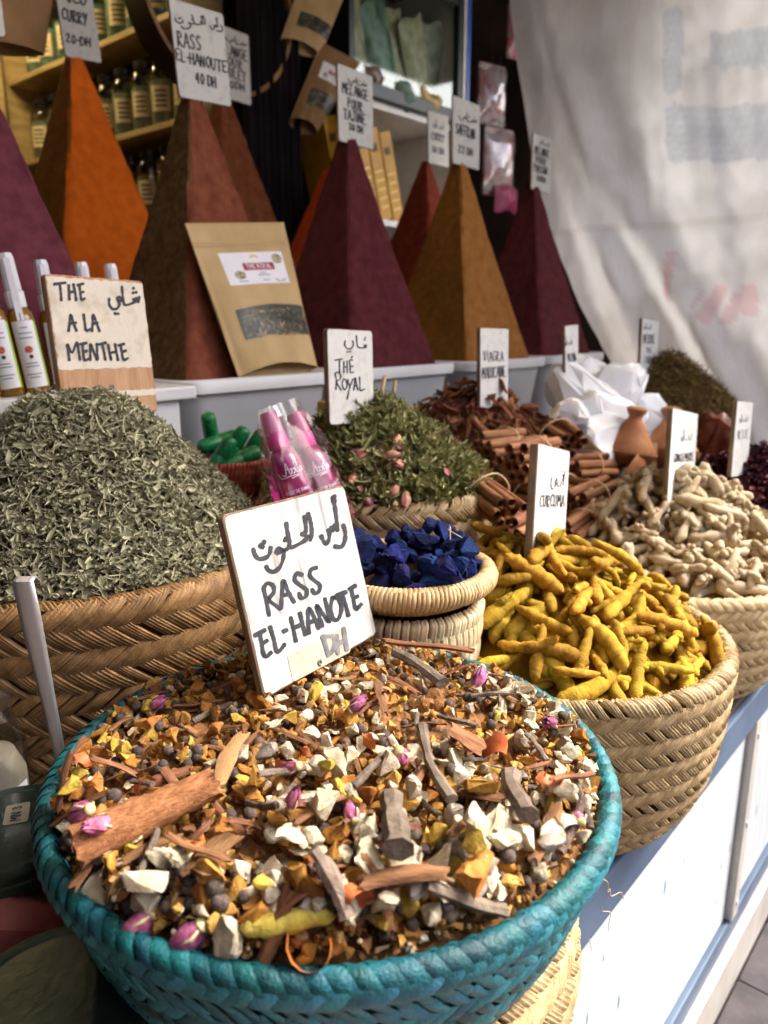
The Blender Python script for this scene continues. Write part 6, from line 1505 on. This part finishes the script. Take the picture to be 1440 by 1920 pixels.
# ------------------------------------------------------------------ kraft pouches
KRAFT = mat('kraft', C(176, 148, 100), C(198, 170, 122), 8, .7, .3, 60, .3)
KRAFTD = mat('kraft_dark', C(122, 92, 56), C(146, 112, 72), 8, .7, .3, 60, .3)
LBLP = mat('pouch_label', C(222, 222, 226), C(234, 234, 238), 10, .45); REDB = mat('label_red_band', C(150, 28, 46)); STAMP = mat('stamp', C(96, 90, 70), C(190, 180, 150), 300, .7, lo=.45, hi=.5)
WIN = tintmat('window_herb', [(0, C(34, 34, 26)), (.5, C(78, 80, 60)), (.85, C(124, 122, 92)), (1, C(200, 150, 130))], .5, .4)
def pouch(px, p0, n, T, label, group, m_, lab=True, win=True, bend=0):
    n = nrm(n); tl, tr, br, bl = [onplane(u, v, np.array(p0), n) for u, v in px]
    if np.dot(n, EYE-tl) < 0: n = -n
    t = thing('kraft_pouch', label, 'pouch', tuple((bl+br)/2), None, group); o0 = (bl+br)/2
    def pos(u, v, off=0., s_=1):
        """u across, v down"""
        p = (tl*(1-u)+tr*u)*(1-v)+(bl*(1-u)+br*u)*v
        k_ = max(0, min(1, (v-.16)/.5)); bul = T*.5*(max(0, math.sin(math.pi*u))**.55)*k_**.8
        wr = .0016*math.sin(14*v+5*u)*math.sin(math.pi*u)*k_+.0012*math.sin(23*u-9*v)*k_
        if v > .93: p = p+(tl-bl)*.05*((v-.93)/.07)*math.sin(math.pi*u)*s_
        return p+n*(s_*(bul+wr)+off+.0015*s_)-o0
    nu_, nv_ = 22, 36; V = []; F = []
    for s_ in (1, -1):
        for j in range(nv_+1):
            for i in range(nu_+1): V.append(pos(i/nu_, j/nv_, 0, s_))
    m2 = (nu_+1)*(nv_+1)
    for q in (0, 1):
        for j in range(nv_):
            for i in range(nu_): a = q*m2+j*(nu_+1)+i; f = (a, a+1, a+nu_+2, a+nu_+1); F.append(f[::-1] if q == 0 else f)
    for j in range(nv_):
        for i in (0, nu_): a = j*(nu_+1)+i; F.append((a, a+nu_+1, a+nu_+1+m2, a+m2))
    for i in range(nu_):
        F.append((i, i+1, i+1+m2, i+m2))
    body = MB().add(V, F).obj('body', m_, t, sharp=None)
    def sheet_(u0, u1, v0, v1, off, m3, nm_, par, nx=12, ny=10, sk=0):
        V = []; F = []
        for j in range(ny+1):
            for i in range(nx+1): V.append(pos(u0+(u1-u0)*i/nx+sk*j/ny, v0+(v1-v0)*j/ny, off))
        for j in range(ny):
            for i in range(nx): a = j*(nx+1)+i; F.append((a, a+1, a+nx+2, a+nx+1)[::-1])
        return MB().add(V, F).obj(nm_, m3, par)
    sheet_(.0, 1, .125, .135, .0012, m_, 'zip_ridge', t, 16, 2); sheet_(.0, 1, .15, .158, .0010, m_, 'zip_ridge', t, 16, 2)
    if lab:
        l_ = sheet_(.20, .88, .20, .42, .0006, LBLP, 'label', t)
        sheet_(.40, .74, .275, .325, .0010, REDB, 'red_band', l_)
        b = MB()
        for st in line_strokes('THE ROYAL', .43, .72, .283, .312):
            V, F2 = ribbon([(x, z) for x, z in st], .006); b.add([pos(u, v, .0014) for u, v in V], F2)
        b.obj('lettering', WPR, l_)
        b = MB()
        for v_, u0, u1 in ((.342, .55, .62), (.358, .52, .66), (.395, .30, .40), (.392, .56, .64), (.39, .70, .84), (.402, .72, .82)):
            V = [pos(u0, v_, .0011), pos(u1, v_, .0011), pos(u1, v_+.006, .0011), pos(u0, v_+.006, .0011)]; b.add(V, [(3, 2, 1, 0)])
        b.obj('small_print', GRT, l_)
        for uc, vc, rr in ((.80, .25, .06), (.34, .355, .055)):
            V = [pos(uc, vc, .0011)]+[pos(uc+rr*math.cos(a), vc+rr*.55*math.sin(a), .0011) for a in np.linspace(0, 2*math.pi, 21)]
            MB().add(V, [(0, i+1, i) for i in range(1, 21)]).obj('round_stamp', STAMP, l_)
        V = [pos(.55, .235, .0011)]+[pos(.55+.05*math.cos(a), .245+.03*math.sin(a), .0011) for a in np.linspace(math.pi, 2*math.pi, 9)]
        MB().add(V, [(0, i+1, i) for i in range(1, 9)]).obj('gold_crest', mat('gold_print', C(214, 196, 130)), l_)
    if win:
        g = np.random.default_rng(3); w_ = MB(); V = []; F = []
        for j in range(7):
            for i in range(13): V.append(pos(.16+.80*i/12, .58+.20*j/6-.02*math.sin(math.pi*i/12), .0004))
        for j in range(6):
            for i in range(12): a = j*13+i; F.append((a, a+1, a+14, a+13)[::-1])
        w_.add(V, F, .05)
        for q in range(420):
            u, v = g.uniform(.18, .94), g.uniform(.59, .765); a = g.uniform(0, 6.28); l_ = g.uniform(.015, .05); du, dv = l_*math.cos(a), l_*.6*math.sin(a); o_f = g.uniform(.0006, .003)
            w_.add([pos(u-du, v-dv, o_f), pos(u+dv*.4, v-du*.15, o_f+.0008), pos(u+du, v+dv, o_f), pos(u-dv*.4, v+du*.15, o_f)], [(3, 2, 1, 0)], float(g.choice([g.uniform(.1, .8), .85, 1], p=[.85, .12, .03])))
        w_.obj('window_contents', WIN, t, smooth=False)['kind'] = 'stuff'
        V = []; F = []
        for j in range(5):
            for i in range(9): V.append(pos(.155+.81*i/8, .575+.21*j/4-.02*math.sin(math.pi*i/8), .0042))
        for j in range(4):
            for i in range(8): a = j*9+i; F.append((a, a+1, a+10, a+9)[::-1])
        MB().add(V, F).obj('window_film', clearmat('film', (.96, .96, .96, 1), .03, .2, .08), t)
    return t
pouch([(346, 419), (531, 417), (594, 690), (447, 707)], aty(447, 706, 1.215), (.0, -1, .33), .040, 'kraft paper tea pouch with white label leaning on the brown pyramid', 'kraft tea pouches', KRAFT)
pouch([(572, -58), (650, -20), (600, 108), (527, 72)], aty(560, 60, 2.06), (0, -1, .0), .04, 'kraft pouch hanging highest beside the wooden post', 'kraft tea pouches', KRAFT, lab=False)
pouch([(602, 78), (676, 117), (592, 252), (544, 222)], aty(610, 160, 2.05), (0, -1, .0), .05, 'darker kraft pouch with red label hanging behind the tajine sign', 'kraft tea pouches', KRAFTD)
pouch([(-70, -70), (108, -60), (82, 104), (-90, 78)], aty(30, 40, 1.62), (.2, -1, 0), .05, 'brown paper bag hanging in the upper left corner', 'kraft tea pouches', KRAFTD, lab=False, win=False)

# gold printed carton behind the royal tea sign
GOLD = mat('gold_carton', C(170, 124, 40), C(200, 152, 60), 40, .5, .1, 80, c3=C(150, 60, 60), lo=.35, hi=.6)
gc = thing('tea_carton', 'gold printed carton behind the royal tea sign', 'carton', (1.02, .955, CZ), (0, 0, R_(8)))
MB().add(*box(-.05, .05, -.04, .04, .30, .475, .003)).obj('carton_body', GOLD, gc, smooth=False)
MB().add(*box(-.052, .052, -.042, .042, 0, .299, .003)).obj('carton_foot', DECK, gc, smooth=False)
for i, (u0, v0, u1, v1, lb) in enumerate(((722, 705, 707, 768, 'left pale wooden stick beside the royal tea sign'), (741, 712, 735, 770, 'right pale wooden stick beside the royal tea sign'))):
    tag(MB().add(*tube([aty(u0, v0, .86), aty(u1, v1, .86)], .0032, 8)).obj('wooden_stick', STRAWP), lb, 'stick')
REDC = mat('red_bowl', C(120, 34, 24), C(150, 48, 34), 8, .35, 0, spec=.5)
p = aty(557, 415, 1.72)
tag(MB().add(*lathe([(0, 0), (.03, 0), (.055, .02), (.066, .05), (.062, .05), (.05, .022), (0, .01)], 32)).obj('red_bowl', REDC, None, loc=(p[0]+.03, 1.69, 1.12), rot=(R_(-50), 0, 0)), 'dark red bowl tipped between the brown and maroon pyramids', 'bowl')
tag(MB().add(*tube([(p[0]+.03, 1.70, 0.801), (p[0]+.03, 1.72, 1.13)], .012, 10)).obj('bowl_peg', POSTW), 'wooden peg holding the dark red bowl', 'peg')

# ------------------------------------------------------------------ jars at the lower left
JL = mat('dark_green_lid', C(34, 50, 42), C(64, 74, 58), 30, .30, .25, 120, .5, c3=C(96, 92, 60), lo=.45, hi=.75, metal=.2)
JG = clearmat('big_jar_glass', (.92, .93, .92, 1), .2, .05)
def bigjar(c, zt, r, h, fill, label, sticker=None):
    t = thing('glass_jar', label, 'jar', (c[0], c[1], zt-h), None, 'glass jars beside the teal basket')
    MB().add(*lathe([(0, .003), (r*.92, .003), (r, .012), (r, h-.045), (r*.9, h-.028), (r*.88, h-.024)], 40)).obj('glass', JG, t)
    MB().add(*lathe([(0, .006), (r*.90, .006), (r*.95, .014), (r*.95, h*.62), (r*.8, h*.66), (0, h*.67)], 32)).obj('contents', fill, t)
    ld = MB().add(*lathe([(r*.94, h-.026), (r*.99, h-.024), (r*1.0, h-.016), (r*.985, h-.014), (r*1.0, h-.011), (r*.99, h-.004), (r*.95, h), (r*.86, h-.0005), (r*.83, h-.002), (0, h-.002)], 48)).obj('lid', JL, t, sharp=30)
    if sticker:
        sx_, sy_, w_, hh_, ang = sticker; M = Matrix.Translation((sx_, sy_, h-.0012)) @ Matrix.Rotation(ang, 4, 'Z'); V = [M @ Vector((x, y, 0)) for x, y in rrect(w_, hh_, .003)]
        st = MB().add(V, [tuple(range(len(V)))]).obj('price_sticker', STK, ld, smooth=False); b = MB()
        for stq in line_strokes('MN', -w_*.38, w_*.1, hh_*.2, -hh_*.2)+line_strokes('3', w_*.2, w_*.38, hh_*.2, -hh_*.15):
            V, F = ribbon(stq, .0013); b.add([M @ Vector((x, y, .0006)) for x, y in V], F)
        b.obj('lettering', INK, st, smooth=False)
    return t
REDF = mat('red_petals', C(110, 30, 40), C(160, 70, 74), 30, .6, .6, 60); DRKF = mat('dark_spice', C(44, 26, 20), C(70, 42, 30), 60, .8, .6, 100)
p = atz(45, 1535, .60); bigjar((p[0]-.012, p[1]), .60, .063, .155, DRKF, 'glass jar with dark green lid and white price sticker', (.012, .014, .030, .020, R_(60)))
p = atz(112, 1855, .585); bigjar((p[0]-.004, p[1]-.004), .585, .068, .14, REDF, 'glass jar with large dark lid at the bottom left corner')
SALT = mat('white_salt', C(150, 140, 126), C(176, 166, 150), 40, .8, .5, 100)
p = aty(8, 1400, .70); tj = thing('glass_jar', 'clear jar with handwritten arabic label at the left edge', 'jar', (p[0]-.01, .72, CZ+.0005), None, 'glass jars beside the teal basket')
jh = .27; jr = .036
MB().add(*lathe([(0, .003), (jr*.93, .003), (jr, .012), (jr, jh-.05), (jr*.8, jh-.03), (jr*.78, jh-.005)], 32)).obj('glass', JG, tj)
MB().add(*lathe([(0, .006), (jr*.93, .008), (jr*.94, jh*.70), (jr*.7, jh*.78), (0, jh*.8)], 28)).obj('contents', SALT, tj)
V = []; F = []
for i in range(13):
    a = R_(200+110*i/12); V += [(jr*1.02*math.cos(a), jr*1.02*math.sin(a), .135), (jr*1.02*math.cos(a), jr*1.02*math.sin(a), .185)]
lb = MB().add(V, [(2*i, 2*i+2, 2*i+3, 2*i+1) for i in range(12)]).obj('label', LBW, tj); b = MB()
for st in [[(.9, .9), (.92, .1)], [(.75, .9), (.74, .15), (.55, .1), (.52, .35)], [(.5, .1), (.35, .12), (.3, .8)], [(.25, .2), (.1, .1), (.05, .4)], [(.62, -.1), (.63, -.13)]]:
    V, F = ribbon([(x, z) for x, z in st], .05); b.add([(jr*1.03*math.cos(R_(225+75*x)), jr*1.03*math.sin(R_(225+75*x)), .145+.03*z) for x, z in V], F)
b.obj('lettering', INK, lb)
# red cloth bag between the jars
o = MB().add(*pillow(.13, .10, .07, 14)).obj('red_bag', mat('red_bag', C(110, 44, 44), C(150, 84, 78), 12, .45, .5, 40), None, loc=tuple(atz(40, 1735, .50)), rot=(R_(50), .2, R_(-40))); tag(o, 'reddish plastic bag lying between the two jars at lower left', 'bag')
# steel spoon handle
STEEL = mat('steel', C(200, 200, 200), C(220, 220, 220), 30, .42, .15, 300, .5, metal=.7, stretch=(1, 1, .1))
pt, pb2 = aty(42, 1092, .60), aty(118, 1440, .60); pts = [pt+(pb2-pt)*f for f in np.linspace(0, 1.45, 9)]
exs = nrm(np.array([sy, -cy, 0])); V = []; F = []
W_ = [.0082, .0086, .0076, .0064, .0054, .0046, .0042, .0040, .0040]
fwd_ = nrm(np.array([cy, sy, 0])); rows_ = [(pt+fwd_*.016-np.array([0, 0, .006]), .0066), (pt+fwd_*.006+np.array([0, 0, .0015]), .0080)]+list(zip(pts, W_))
for p, h_ in rows_:
    for q in (-1, -.5, 0, .5, 1): V.append(p+exs*h_*q+fwd_*.0016*abs(q)**2)
for i in range(len(rows_)-1):
    for j in range(4): a = i*5+j; F.append((a, a+1, a+6, a+5))
sp_ = MB().add(V, F).obj('spoon_handle', STEEL, None); md = sp_.modifiers.new('s', 'SOLIDIFY'); md.thickness = .0016
tag(sp_, 'brushed steel scoop handle standing left of the teal basket', 'scoop')
# loose fibres on the straw under the teal rim
b = MB(); g = np.random.default_rng(4)
for (u, v) in ((1125, 1650), (1130, 1700), (1105, 1760)):
    p = aty(u, v, .262)
    P = [p]
    for q in range(7): P.append(P[-1]+np.array([g.normal(.003, .004), g.normal(-.001, .002), g.normal(-.005, .004)]))
    b.add(*tube(smoothpts(P, 4), .00035, 5))
tag(b.obj('loose_fibres', STRAWP), 'loose curling straw fibres by the counter edge', 'fibres', kind='stuff')
